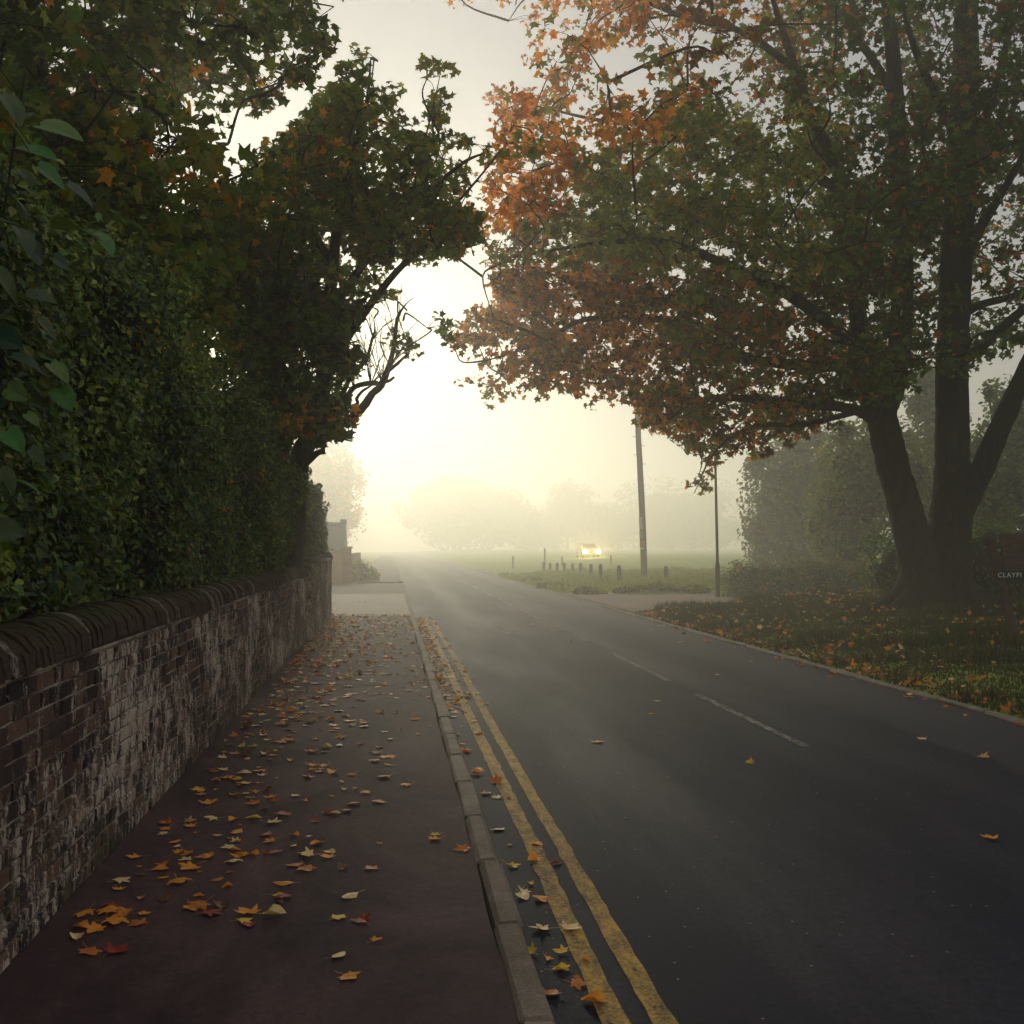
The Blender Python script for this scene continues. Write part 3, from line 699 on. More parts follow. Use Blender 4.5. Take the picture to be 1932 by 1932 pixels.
# ------------------------------------------------------------------ trees behind the hedge on the left
def garden_base(x, y): return (x, y, 0.28)
tA = at_y(555, 946, 18.0)
treeA = thing('garden_maple', garden_base(tA.x - 0.15, 18.0), 'leaning maple with bare pruned limbs behind the end of the tall hedge', 'tree')
YA = 18.0
specsA = [
    ('trunk', [W(tA.x - .2, YA, 0.0), (552, 1000, YA), (556, 940, YA), (566, 862, YA), (590, 815, YA), (604, 756, YA), (612, 700, YA), (620, 600, YA), (630, 480, YA - .3), (650, 350, YA - .6), (690, 200, YA - .8), (700, 110, YA - .9)], [0.26, 0.20, 0.18, 0.17, 0.15, 0.14, 0.13, 0.11, 0.09, 0.06, 0.03, 0.01], 10),
    ('branch', [(566, 885, YA), (585, 866, YA - .1), (600, 854, YA - .2), (614, 852, YA - .2)], [0.07, 0.06, 0.05, 0.045], 8),
    ('branch', [(595, 822, YA), (640, 800, YA - .1), (664, 788, YA - .2), (688, 764, YA - .2), (703, 742, YA - .2), (719, 727, YA - .1), (736, 684, YA), (745, 640, YA + .1), (750, 600, YA + .1), (765, 575, YA + .1), (782, 560, YA + .2)], [0.085, 0.08, 0.075, 0.07, 0.06, 0.06, 0.045, 0.035, 0.03, 0.012, 0.004], 8),
    ('branch', [(606, 790, YA), (640, 765, YA), (655, 748, YA + .1), (668, 731, YA + .1), (690, 724, YA), (714, 723, YA)], [0.06, 0.05, 0.05, 0.045, 0.045, 0.045], 8),
    ('branch', [(612, 790, YA), (650, 772, YA + .2), (674, 762, YA + .2), (673, 752, YA + .2), (684, 738, YA + .2), (700, 728, YA + .3)], [0.04, 0.035, 0.03, 0.03, 0.025, 0.015], 6),
    ('branch', [(722, 722, YA), (735, 718, YA), (744, 711, YA)], [0.03, 0.025, 0.02], 6),
    ('branch', [(726, 705, YA), (745, 690, YA + .1), (765, 672, YA + .2), (772, 668, YA + .2)], [0.035, 0.03, 0.022, 0.015], 6),
    ('branch', [(640, 760, YA), (660, 715, YA - .1), (690, 680, YA - .1), (702, 640, YA), (708, 622, YA)], [0.05, 0.04, 0.03, 0.025, 0.015], 6),
    ('branch', [(612, 700, YA), (680, 600, YA - .3), (760, 500, YA - .6), (840, 440, YA - .8), (905, 430, YA - 1)], [0.09, 0.07, 0.05, 0.03, 0.01], 8),
    ('branch', [(622, 590, YA), (700, 480, YA - .4), (780, 390, YA - .8), (870, 310, YA - 1.2), (925, 285, YA - 1.4)], [0.08, 0.06, 0.045, 0.03, 0.01], 8),
    ('branch', [(630, 500, YA), (560, 400, YA - .6), (500, 330, YA - 1), (450, 270, YA - 1.4)], [0.07, 0.05, 0.035, 0.012], 8),
    ('branch', [(770, 400, YA - .8), (795, 290, YA - 1), (820, 190, YA - 1.1), (835, 115, YA - 1.1)], [0.025, 0.018, 0.012, 0.005], 6),
    ('branch', [(600, 770, YA), (540, 700, YA - 1), (480, 620, YA - 1.8), (430, 560, YA - 2.4)], [0.07, 0.05, 0.04, 0.015], 8),
]
for k in range(46):                      # bare pruned shoots
    px, py = random.choice([(745, 640), (735, 690), (705, 640), (690, 690), (720, 720), (668, 735), (700, 725)])
    l_ = random.uniform(40, 110); an = random.uniform(-0.5, 0.9)
    q = [(px, py, YA), (px + l_ * .5 * math.sin(an) + random.uniform(-8, 8), py - l_ * .5 * math.cos(an), YA + random.uniform(-.3, .3)), (px + l_ * math.sin(an) + random.uniform(-10, 10), py - l_ * math.cos(an), YA + random.uniform(-.6, .6))]
    specsA.append(('shoot', q, [random.uniform(.008, .014), 0.006, 0.003], 4))
    if k % 2: specsA.append(('shoot', [q[1], ((q[1][0] + q[2][0]) / 2 + random.uniform(-22, 22), (q[1][1] + q[2][1]) / 2 - random.uniform(4, 14), YA), (q[2][0] + random.uniform(-38, 38), q[2][1] + random.uniform(-20, 22), YA + random.uniform(-.4, .4))], [.006, .004, .002], 4))
limbsA = limb_tubes(treeA, specsA)
poly_A = [[(540, 250), (590, 195), (600, 150), (650, 112), (690, 88), (742, 150), (770, 205), (792, 262), (850, 250), (905, 268), (942, 290), (900, 360), (850, 390), (932, 420), (922, 452), (850, 482), (872, 492), (785, 500), (740, 560), (692, 562), (660, 600), (650, 640), (690, 690), (640, 740), (682, 792), (640, 832), (600, 836), (540, 826), (480, 835), (430, 805), (440, 700), (400, 620), (320, 560), (400, 400), (480, 300)],
          [(800, 110), (850, 100), (856, 190), (842, 200), (835, 262), (800, 262), (812, 200), (795, 180)], [(800, 605), (862, 592), (858, 640), (812, 645)], [(735, 620), (790, 640), (780, 672), (735, 660)]]
def col_A(p, x, y):
    r = random.random()
    if r < 0.08: return {'orange': 1.2, 'yellow': 1.2, 'red': .4, 'olive': 4, 'green': 2}
    if y > 560: return {'deep': 4, 'green': 5, 'bottle': 2, 'rust': .1, 'lime': .5}
    return {'green': 5, 'olive': 4, 'deep': 2, 'rust': .15, 'orange': .15, 'lime': 2, 'yellow': .15}
crown(treeA, poly_A, [((-1.9, 17.5, 6.8), (3.6, 3.3, 4.6), 1.0), ((-2.2, 16.8, 4.3), (2.2, 2.2, 1.9), 0.35)], 300, 9, 9, 0.15, col_A, limbsA, 0.55, 260, spray_r=0.2, seed=5,
      holes=((470, 560, 40, .15), (640, 560, 25, .3), (600, 440, 30, .3)))

treeB = thing('garden_maple', garden_base(-5.6, 12.5), 'tall dark maple with its trunk hidden behind the tall ivy hedge', 'tree')
YB = 12.5
specsB = [
    ('trunk', [W(-5.6, YB, 0.0), W(-5.5, YB, 3.0), W(-5.3, YB, 6.0), W(-5.2, YB, 9.0), W(-5.1, YB, 11.5), W(-5.0, YB, 13.5)], [0.38, 0.30, 0.26, 0.2, 0.12, 0.03], 12),
    ('branch', [W(-5.4, YB, 4.0), W(-4.2, 12.8, 5.2), W(-3.2, 13.2, 6.0), W(-2.0, 13.5, 6.6)], [0.16, 0.12, 0.08, 0.02], 8),
    ('branch', [W(-5.3, YB, 6.0), W(-4.0, 12.2, 7.6), W(-2.8, 12, 8.8), W(-1.4, 12, 9.6)], [0.16, 0.12, 0.08, 0.02], 8),
    ('branch', [W(-5.3, YB, 5.0), W(-6.2, 11.6, 6.4), W(-7, 11, 8), W(-7.5, 10.5, 9.5)], [0.16, 0.12, 0.08, 0.02], 8),
    ('branch', [W(-5.2, YB, 8.0), W(-4.4, 13.2, 10), W(-3.2, 13.6, 11.4), W(-2, 14, 12.4)], [0.14, 0.1, 0.06, 0.02], 8),
    ('branch', [W(-5.3, YB, 5.6), W(-5.0, 10.8, 7), W(-4.4, 9.2, 8), W(-3.8, 7.6, 8.4)], [0.14, 0.1, 0.06, 0.02], 8),
]
limbsB = limb_tubes(treeB, specsB)
poly_B = [[(-700, -700), (560, -700), (640, -60), (642, 0), (628, 40), (652, 105), (605, 132), (588, 190), (545, 205), (500, 330), (450, 560), (420, 720), (300, 700), (150, 560), (0, 420), (-700, 420)]]
def col_B(p, x, y):
    if random.random() < 0.12: return {'olive': 5, 'orange': .5, 'yellow': .6, 'rust': .4, 'green': 2}
    return {'deep': 4, 'green': 4, 'olive': 3, 'lime': .6, 'rust': .15}
crown(treeB, poly_B, [((-4.6, 11.8, 8.2), (4.6, 5.0, 6.0), 1.0), ((-4.6, 12.2, 4.4), (2.6, 4.0, 2.0), 0.3)], 640, 9, 9, 0.15, col_B, limbsB, 0.75, 260, seed=9)

# ------------------------------------------------------------------ tall hedge behind the wall
HY0, HY1 = 0.8, 24.0
hedge = thing('tall_hedge', (-2.4, 12.0, 0.3), 'tall ivy-green hedge rising behind the old brick wall', 'hedge')
def hedge_front(y, z):
    return -1.56 - 0.0 * y + 0.16 * np.sin(y * 1.3 + z * 1.1) * 0.6 + 0.10 * np.sin(y * 2.9 - z * 2.3) + 0.05 * np.sin(y * 6.1 + z * 4.7) - 0.30 * np.clip((z - 3.1), 0, 3) - 0.10 * np.clip(1.9 - z, 0, 1)
def hedge_top(y):
    return 3.52 + 0.12 * np.sin(y * 0.9) + 0.08 * np.sin(y * 2.7 + 1) - 0.6 * sstep(11, 20, y) - 0.35 * sstep(21, 24, y)
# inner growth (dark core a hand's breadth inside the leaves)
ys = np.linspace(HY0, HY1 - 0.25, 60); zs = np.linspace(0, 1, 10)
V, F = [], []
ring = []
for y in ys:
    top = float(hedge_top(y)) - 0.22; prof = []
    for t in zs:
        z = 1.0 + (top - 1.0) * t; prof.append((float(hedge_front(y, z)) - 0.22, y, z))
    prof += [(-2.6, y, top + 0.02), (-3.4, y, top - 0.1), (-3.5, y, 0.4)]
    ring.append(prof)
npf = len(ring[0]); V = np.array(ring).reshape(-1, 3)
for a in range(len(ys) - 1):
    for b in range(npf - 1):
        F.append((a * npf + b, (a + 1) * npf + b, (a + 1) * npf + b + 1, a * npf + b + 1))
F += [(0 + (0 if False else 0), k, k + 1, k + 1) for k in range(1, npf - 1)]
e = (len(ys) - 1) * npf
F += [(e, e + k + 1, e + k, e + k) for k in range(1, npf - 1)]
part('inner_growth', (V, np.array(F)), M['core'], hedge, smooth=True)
def hedge_leaves():
    n1 = 78000
    u = rng.rand(n1); y = HY0 + 1.2 + (HY1 - HY0 - 1.2) * u ** 1.35
    z = 1.02 + (hedge_top(y) - 1.02) * rng.rand(n1)
    depth = 0.26 * rng.rand(n1) ** 1.6 - 0.04 - 0.10 * (rng.rand(n1) < 0.06) * rng.rand(n1)
    gap = 0.5 + 0.5 * np.sin(y * 5.1 + 2 * np.sin(z * 4.0)) * np.sin(z * 6.3 + 1.7 * np.sin(y * 2.2))
    depth = depth + 0.14 * gap
    P1 = np.stack([hedge_front(y, z) - depth, y, z], 1)
    N1 = np.stack([0.75 + 0 * y, -0.25 + 0 * y, 0.55 + 0 * y], 1)
    n2 = 13000
    y = HY0 + 1.2 + (HY1 - HY0 - 1.2) * rng.rand(n2); x = -3.3 + 1.75 * rng.rand(n2); P2 = np.stack([x, y, hedge_top(y) + 0.16 * rng.rand(n2) - 0.1 + 0.12 * np.sin(x * 4 + y * 3)], 1); N2 = np.tile([0.1, 0, 1.0], (n2, 1))
    n3 = 6000
    z = 0.9 + 2.1 * rng.rand(n3); x = -3.4 + 1.9 * rng.rand(n3); P3 = np.stack([x, HY1 + 0.15 * rng.rand(n3) - 0.18 - 0.25 * np.clip(z - 2.3, 0, 1) , z], 1); N3 = np.tile([0.1, 0.8, .4], (n3, 1))
    P = np.vstack([P1, P2, P3]); N = np.vstack([N1, N2, N3]) + 0.55 * rng.normal(size=(len(P), 3))
    return P, N
P, N = hedge_leaves()
Rm = leaf_frames(P, N); S = (0.040 + 0.032 * rng.rand(len(P))) * (1 + 0.5 * sstep(9, 18, P[:, 1]))
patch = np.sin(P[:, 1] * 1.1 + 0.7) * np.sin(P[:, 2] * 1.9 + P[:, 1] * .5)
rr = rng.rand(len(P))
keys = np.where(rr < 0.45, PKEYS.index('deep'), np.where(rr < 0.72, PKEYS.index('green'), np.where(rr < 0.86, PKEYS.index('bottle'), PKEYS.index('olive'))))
lt = (patch + 0.5 * rng.normal(size=len(P)) + 0.9 * sstep(2.7, 3.5, P[:, 2]) > 0.8); keys[lt] = np.where(rng.rand(lt.sum()) < 0.5, PKEYS.index('lime'), PKEYS.index('green'))  # lime leaves thicken towards the top, painting in the sky light caught there
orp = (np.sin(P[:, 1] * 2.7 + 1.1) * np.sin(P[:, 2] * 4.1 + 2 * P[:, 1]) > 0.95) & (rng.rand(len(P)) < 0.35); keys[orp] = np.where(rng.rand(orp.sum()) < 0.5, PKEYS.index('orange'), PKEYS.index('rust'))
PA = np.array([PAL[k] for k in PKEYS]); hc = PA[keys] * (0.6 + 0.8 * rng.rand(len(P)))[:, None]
xx, yy, dd = project(P); vis = (xx > 5) & (xx < 640) & (yy > 150) & (yy < 1200) & np.isfinite(dd)
depth_in = hedge_front(P[:, 1], P[:, 2]) - P[:, 0]
score = np.where(vis & (depth_in < 0.06), S / dd, 0); top = np.argsort(-score)[:280]
rest = np.ones(len(P), bool); rest[top] = False
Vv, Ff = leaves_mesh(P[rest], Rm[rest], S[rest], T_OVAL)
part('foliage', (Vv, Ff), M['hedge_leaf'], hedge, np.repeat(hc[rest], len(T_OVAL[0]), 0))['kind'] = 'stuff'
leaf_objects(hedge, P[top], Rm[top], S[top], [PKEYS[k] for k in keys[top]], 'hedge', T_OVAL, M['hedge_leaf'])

# big heart-shaped leaves of a climber on the near hedge face
HEART = np.array([(0, 0.0), (.16, -.09), (.36, -.05), (.48, .15), (.46, .40), (.30, .70), (.12, .90), (0, 1.0), (-.12, .90), (-.30, .70), (-.46, .40), (-.48, .15), (-.36, -.05), (-.16, -.09)], float)
T_HEART = tmpl_fan(HEART, (0, 0.42), lambda x, y: 0.16 * abs(x) - 0.22 * (y - 0.3) ** 2)
climber = thing('climbing_plant', (-1.5, 3.9, 0.4), 'climbing plant with large heart-shaped green leaves hanging over the near end of the tall hedge', 'plant')
hl = [(110, 245, 4.0, .20), (60, 285, 3.9, .21), (20, 240, 3.8, .22), (165, 440, 4.6, .18), (120, 425, 4.4, .13), (195, 455, 4.7, .17), (150, 365, 4.4, .16), (95, 330, 4.1, .15), (20, 200, 3.8, .17), (50, 335, 4.0, .10),
      (140, 510, 4.4, .10), (115, 495, 4.3, .10), (40, 560, 4.0, .15), (15, 540, 3.9, .17), (90, 620, 4.2, .12), (45, 680, 4.0, .14), (110, 700, 4.3, .13), (60, 790, 4.0, .08), (25, 830, 3.9, .12), (15, 905, 3.9, .13), (50, 915, 4.0, .12), (30, 740, 3.9, .10), (120, 750, 4.3, .13), (75, 560, 4.1, .14), (10, 640, 3.9, .15), (45, 450, 4.0, .15), (70, 480, 4.1, .12), (10, 420, 3.9, .15), (30, 380, 3.9, .12), (70, 860, 4.1, .10), (20, 1000, 3.9, .11)]
Pc = np.array([np.array(at_y(a, b, y)) for a, b, y, s in hl]); Pc[:, 0] = np.maximum(Pc[:, 0], -1.46)
Nc = np.tile([0.55, -0.35, 0.75], (len(hl), 1)) + 0.38 * rng.normal(size=(len(hl), 3))
Rc = leaf_frames(Pc, Nc)
# tips hang towards the road
for k in range(len(hl)):
    n_ = Rc[k][:, 2]; t = np.array([0.75, 0.1 + 0.3 * rng.normal(), -0.55 + 0.25 * rng.normal()]); t -= t.dot(n_) * n_; t /= np.linalg.norm(t); Rc[k] = np.stack([np.cross(t, n_), t, n_], 1)
leaf_objects(climber, Pc, Rc, np.array([h[3] for h in hl]) * .78, [random.choice(['glossy', 'bottle', 'deep', 'green', 'deep']) for h in hl], 'heart', T_HEART, M['hedge_leaf'])
for k in range(5):
    y = 3.6 + 0.25 * k; x = -1.62
    part('stem', tube([(x - .1, y, 0.9), (x, y + .1, 1.8), (x + .03, y - .05, 2.6), (x + .06, y + .05, 3.3), (x + 0.12, y, 3.6)], [.008, .007, .006, .005, .003], 5), M['bark'], climber)

# ================================================================== BRICK WALL
wall = thing('brick_wall', (-1.57, 1.2, PAVE_Z), 'weathered old brick wall with rounded mossy coping beside the leaf-strewn pavement', 'wall')
WX = -1.40; WY0, WY1 = 1.2, 18.65; BH, BL, BHd, CO = 0.065, 0.215, 0.1025, 0.0745
N_COURSE = 14; W_TOP = PAVE_Z + N_COURSE * CO + 0.01
part('mortar_core', box(-1.72, WX - 0.010, WY0, WY1, PAVE_Z - 0.15, W_TOP), M['mortar'], wall)
def brick_mesh(L, H, D=0.06):
    Vb, Fb = bevel_box(-D, 0, -L / 2, L / 2, -H / 2, H / 2, 0.005)
    Vb = Vb + (rng.rand(*Vb.shape) - 0.5) * np.array([0.006, 0.006, 0.005]); return Vb, Fb
st_t = [brick_mesh(BL, BH) for _ in range(6)]; hd_t = [brick_mesh(BHd, BH) for _ in range(6)]
def bricks_flemish(y0, y1, ncourse, zbase):
    out = []
    for c in range(ncourse):
        z = zbase + c * CO + CO / 2; y = y0 + (0.0 if c % 2 == 0 else -0.168); k = 0
        while y < y1:
            L = BL if k % 2 == 0 else BHd
            a, b = max(y, y0), min(y + L, y1)
            if b - a > 0.05: out.append(((a + b) / 2, z, (b - a), k % 2))
            y += L + 0.0095; k += 1
    return out
bl_ = bricks_flemish(WY0 + 1.5, WY1 - 0.01, N_COURSE, PAVE_Z)
pos = np.array([(WX, a, z) for a, z, L, h in bl_])
xx, yy, dd = project(pos)
size_px = np.array([math.sqrt(BH * L * abs(WX)) / d ** 1.5 if (x > -20 and yv < 1980) else 0 for (a, z, L, h), x, yv, d in zip(bl_, xx, yy, dd)])
order = np.argsort(-size_px); indiv = set(order[:300].tolist())
st_me, hd_me = [], []
for lst, tm in ((st_me, st_t), (hd_me, hd_t)):
    for k, (v, f) in enumerate(tm):
        me = fast_mesh('brick', v, f, np.full((len(v), 3), k / 6.0 + 0.03)); me.materials.append(M['brick']); lst.append(me)
restp, rcol = [], []
wo_ = wloc(wall)
for k, (a, z, L, h) in enumerate(bl_):
    px_ = random.uniform(-0.004, 0.004); t = random.randrange(6)
    full = BL if h == 0 else BHd
    if k in indiv and abs(L - full) < 0.01:
        o = link('brick', (hd_me if h else st_me)[t], M['brick'], wall); o.location = (WX + px_ - wo_[0], a - wo_[1], z - wo_[2] + random.uniform(-.002, .002)); o.rotation_euler = (random.uniform(-.01, .01), 0, random.uniform(-.012, .012))
    else:
        v, f = (hd_t if h else st_t)[t]; v = v * np.array([1, L / full, 1]) + np.array([WX + px_, a, z]); restp.append((v, f)); rcol.append(np.full((len(v), 3), random.random()))
o = part('brickwork', join(restp), M['brick'], wall, np.vstack(rcol)); o['kind'] = 'stuff'
# half-round coping laid brick on edge
def coping_mesh(w, r=0.185, h=0.165, jitter=0.01):
    n = 9; V = []
    for yv in (-w / 2, w / 2):
        for q in range(n):
            t = math.pi * q / (n - 1); V.append((r * math.cos(t), yv, h * max(0.0, math.sin(t)) ** 0.8))
    V = np.array(V) + (rng.rand(2 * n, 3) - 0.5) * jitter * np.array([1, .3, 1]); F = []
    for q in range(n - 1): F += [(q, q + 1, n + q + 1), (q, n + q + 1, n + q)]
    for q in range(1, n - 1): F += [(0, q + 1, q), (n, n + q, n + q + 1)]
    return V, np.array(F)
cop = []
for k in range(8):
    v, f = coping_mesh(0.068, 0.178 + 0.008 * random.random(), 0.158 + 0.016 * random.random()); me = fast_mesh('coping_brick', v, f, smooth=False); me.materials.append(M['coping']); cop.append(me)
y = WY0 + 1.3; part('coping_bed', bevel_box(-1.735, -1.385, WY0, WY1, W_TOP - 0.002, W_TOP + 0.02, 0.008), M['mortar'], wall)
part('coping_bed', (lambda c: (c[0] * np.array([0.93, 1, 0.9]) + np.array([-1.56, (WY0 + WY1) / 2, W_TOP + 0.018]), c[1]))(coping_mesh(WY1 - WY0, jitter=0)), M['coping'], wall, smooth=True)
while y < WY1 - 0.04:
    o = link('coping_brick', random.choice(cop), M['coping'], wall); dz = 0.012 * math.sin(y * 1.3) + random.uniform(-.004, .005)
    o.location = (-1.56 - wo_[0] + random.uniform(-.006, .006), y - wo_[1], W_TOP + 0.02 + dz - wo_[2]); o.rotation_euler = (random.uniform(-.02, .02), random.uniform(-.015, .015), random.uniform(-.015, .015))
    y += 0.0745
# further, redder section with a round-headed end pier
wall2 = thing('brick_wall', (-1.50, 21.8, PAVE_Z), 'redder taller end section of old brick wall stopping at the driveway', 'wall')
W2X = -1.33; w2o = wloc(wall2)
part('mortar_core', box(-1.70, W2X - 0.010, 18.66, 25.0, PAVE_Z - .15, PAVE_Z + 17 * CO), M['mortar'], wall2)
rp, rc = [], []
for k, (a, z, L, h) in enumerate(bricks_flemish(18.67, 24.99, 17, PAVE_Z)):
    full = BHd if h else BL; v, f = (hd_t if h else st_t)[random.randrange(6)]
    if 19.0 < a < 24 and random.random() < 0.24 and abs(L - full) < .01:
        o = link('brick', (hd_me if h else st_me)[random.randrange(6)], M['brick'], wall2); o.location = (W2X - w2o[0] + random.uniform(-.004, .004), a - w2o[1], z - w2o[2])
    else:
        rp.append((v * np.array([1, L / full, 1]) + np.array([W2X + random.uniform(-.004, .004), a, z]), f)); rc.append(np.full((len(v), 3), 0.4 + 0.45 * random.random()))
part('brickwork', join(rp), M['brick'], wall2, np.vstack(rc))['kind'] = 'stuff'
c = coping_mesh(6.0, 0.20, 0.07, 0.0); part('coping', (c[0] + np.array([-1.515, 21.75, PAVE_Z + 17 * CO]), c[1]), M['coping'], wall2, smooth=True)
c = coping_mesh(0.42, 0.21, 0.21, 0.0); part('pier_cap', (c[0] + np.array([-1.515, 24.80, PAVE_Z + 17 * CO + 0.002]), c[1]), M['coping'], wall2, smooth=True)

# ================================================================== FAR LEFT: garden wall, outbuilding, shrub
fw = thing('garden_wall', (-4.0, 50.0, 0.05), 'orange brick garden wall with a capped pier beyond the side road', 'wall')
part('wall_face', box(-9.0, -2.2, 50.0, 50.25, 0.0, 1.36), M['render_wall'], fw)
part('pier', box(-2.2, -1.80, 49.85, 50.30, 0.0, 1.58), M['far_brick'], fw)
part('pier_cap', bevel_box(-2.26, -1.74, 49.79, 50.36, 1.58, 1.67, 0.02), M['render_wall'], fw)
part('wall_coping', bevel_box(-9.0, -2.2, 49.95, 50.30, 1.36, 1.43, 0.02), M['far_brick'], fw)
part('wall_return', box(-2.15, -1.92, 50.30, 70.0, 0.0, 1.3), M['far_brick'], fw)
ob = thing('outbuilding', (-4.6, 55.0, 0.0), 'low outbuilding with steep grey slate roof behind the garden wall', 'building')
part('walls', box(-8.0, -2.35, 54.2, 58.0, 0.0, 1.55), M['far_brick'], ob)
Vr = np.array([(-8.2, 54.0, 1.5), (-2.5, 54.0, 1.5), (-2.5, 55.6, 2.78), (-8.2, 55.6, 2.78), (-8.2, 58.2, 1.5), (-2.5, 58.2, 1.5), (-8.2, 54.0, 1.42), (-2.5, 54.0, 1.42)])
roof = part('roof', (Vr, np.array([(0, 1, 2, 3), (3, 2, 5, 4), (6, 7, 1, 0), (7, 5, 2, 1)])), M['slate'], ob)
part('ridge', tube([(-8.2, 55.6, 2.80), (-5.4, 55.6, 2.84), (-2.5, 55.6, 2.80)], [.1, .1, .1], 8), M['slate'], roof)
part('gable_parapet', (np.array([(-2.5, 53.95, 1.45), (-2.28, 53.95, 1.45), (-2.5, 55.6, 2.92), (-2.28, 55.6, 2.92), (-2.5, 53.95, 1.62), (-2.28, 53.95, 1.62), (-2.5, 58.2, 1.5), (-2.28, 58.2, 1.5)]), np.array([(0, 1, 5, 4), (4, 5, 3, 2), (2, 3, 7, 6), (1, 7, 3, 5), (0, 4, 2, 6), (0, 6, 7, 1)])), M['slate'], ob)
part('kneeler', bevel_box(-2.56, -2.24, 55.3, 55.9, 2.8, 3.05, 0.03), M['slate'], ob)

def leaf_blob(name, label, cat, base, ells, n, size, mixd, trunk=None, T=T_TRI, group=None, mat=None, core=0.72, flat=0.5, seed=0):
    """distant tree or shrub: crown of many leaf faces on lobes, with a trunk"""
    global rng
    keep = rng; rng = np.random.RandomState(100 + seed)
    t = thing(name, base, label, cat, group)
    Ps, Ns = [], []
    vol = np.array([r[0] * r[1] + r[0] * r[2] + r[1] * r[2] for c, r in ells]); vol = vol / vol.sum()
    for (c, r), w in zip(ells, vol):
        m = int(n * w); lob = rng.normal(size=(max(10, int(26 * w * len(ells))), 3)); lob /= np.linalg.norm(lob, axis=1)[:, None]
        k = rng.randint(len(lob), size=m); q = lob[k] * (0.60 + 0.35 * rng.rand(len(lob)))[k][:, None] + 0.22 * rng.normal(size=(m, 3)); ln = np.linalg.norm(q, axis=1)
        q = q / np.maximum(ln / 1.15, 1.0)[:, None]
        Ps.append(np.array(c) + q * np.array(r)); Ns.append(q)
    P = np.vstack(Ps); N = np.vstack(Ns) + np.array([0, 0, flat]) + 0.6 * rng.normal(size=P.shape)
    ok = P[:, 2] > base[2] + 0.02; P, N = P[ok], N[ok]
    Rm = leaf_frames(P, N); S = size * (0.6 + 0.8 * rng.rand(len(P)))
    ii, ks = pick_cols(mixd, len(P)); PAm = np.array([PAL[k] for k in ks]); cl = PAm[ii] * (0.6 + 0.8 * rng.rand(len(P)))[:, None]
    Vv, Ff = leaves_mesh(P, Rm, S, T)
    part('crown' if trunk else 'foliage', (Vv, Ff), mat or M['leaf'], t, np.repeat(cl, len(T[0]), 0))['kind'] = 'stuff'
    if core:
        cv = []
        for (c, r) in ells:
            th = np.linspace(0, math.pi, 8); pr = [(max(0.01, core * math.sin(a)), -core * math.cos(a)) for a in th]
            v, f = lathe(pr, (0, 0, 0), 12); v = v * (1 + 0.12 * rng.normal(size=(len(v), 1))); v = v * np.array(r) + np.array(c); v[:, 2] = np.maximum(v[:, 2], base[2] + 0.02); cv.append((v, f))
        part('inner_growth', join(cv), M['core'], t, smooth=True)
    if trunk:
        part('trunk', tube(trunk[0], trunk[1], 8), M['bark'], t, smooth=True)
        for (c, r) in ells:
            a = np.array(trunk[0][-1]); part('branch', tube([a, (a + np.array(c)) / 2 + np.array([0, 0, .2]), np.array(c)], [trunk[1][-1] * 0.8, trunk[1][-1] * .5, 0.03], 6), M['bark'], t)
    rng = keep
    return t
leaf_blob('shrub', 'small green shrub at the foot of the brick pier beyond the side road', 'shrub', (-1.35, 51.0, PAVE_Z), [((-1.35, 51, .45), (.55, .8, .55)), ((-0.9, 51.3, .3), (.35, .6, .35))], 2600, 0.09, {'green': 4, 'lime': 2, 'deep': 1}, seed=1)

# ================================================================== RIGHT: low hedge, bushes, far trees
hb = ground_at(1545, 1128)
leaf_blob('low_hedge', 'low dark clipped hedge running behind the lamp post to the big maple', 'hedge', (hb.x, hb.y, hb.z),
          [((at_y(px, 1090, hb.y + dy).x, hb.y + dy, hb.z + .5), (.75, .6, .62 + e)) for px, dy, e in [(1402 + 24 * q_, .6 - .125 * q_, .02 + .05 * math.sin(q_ * 2.1)) for q_ in range(16)]], 42000, 0.085, {'deep': 5, 'green': 3, 'brown': 1.2, 'lime': .8, 'rust': .5}, T=T_OVAL, core=0.6, seed=2)
def bg_tree(label, px, Y, zb, pts, n, size, mixd, seed, trunk_r=0.25, name='far_tree', group=None, core=0.6):
    """pts: (px, py, rx_px, ry_px)"""
    b = at_y(px, 1032, Y); k = Y / FPX
    ells = []
    for i_, (a, c, rx, ry) in enumerate(pts):
        p = at_y(a, c, Y + ((i_ * 37) % 5 - 2) * 0.25 * rx * k); ells.append(((p.x, p.y, p.z), (rx * k, rx * k * 0.95, ry * k)))
    if Y < 100:
        rs = np.random.RandomState(300 + seed)
        for (c_, r_) in list(ells):
            for _ in range(3):
                u_ = rs.normal(size=3); u_ /= np.linalg.norm(u_); f_ = .28 + .22 * rs.rand(); c2 = np.array(c_) + u_ * np.array(r_) * .95
                if c2[2] > zb + .5: ells.append((tuple(c2), (r_[0] * f_, r_[1] * f_, r_[2] * f_)))
    topz = np.mean([e_[0][2] for e_ in ells])
    return leaf_blob(name, label, 'tree', (b.x, Y, zb), ells, n, size, mixd, ([(b.x, Y, zb - .2), (b.x + .1, Y, zb + (topz - zb) * .4), (b.x + .05, Y, zb + (topz - zb) * .75)], [trunk_r, trunk_r * .8, trunk_r * .5]), group=group, core=core, seed=seed)
bg_tree('hazy blue-grey tree standing left of the yellow-green one behind the lamp post', 1480, 52, .4, [(1470, 930, 70, 90), (1440, 1000, 45, 60), (1500, 860, 60, 60), (1520, 980, 70, 80), (1560, 900, 60, 80), (1500, 1030, 70, 40)], 14000, .20, {'deep': 4, 'green': 2, 'brown': 1}, 3, core=0.5)
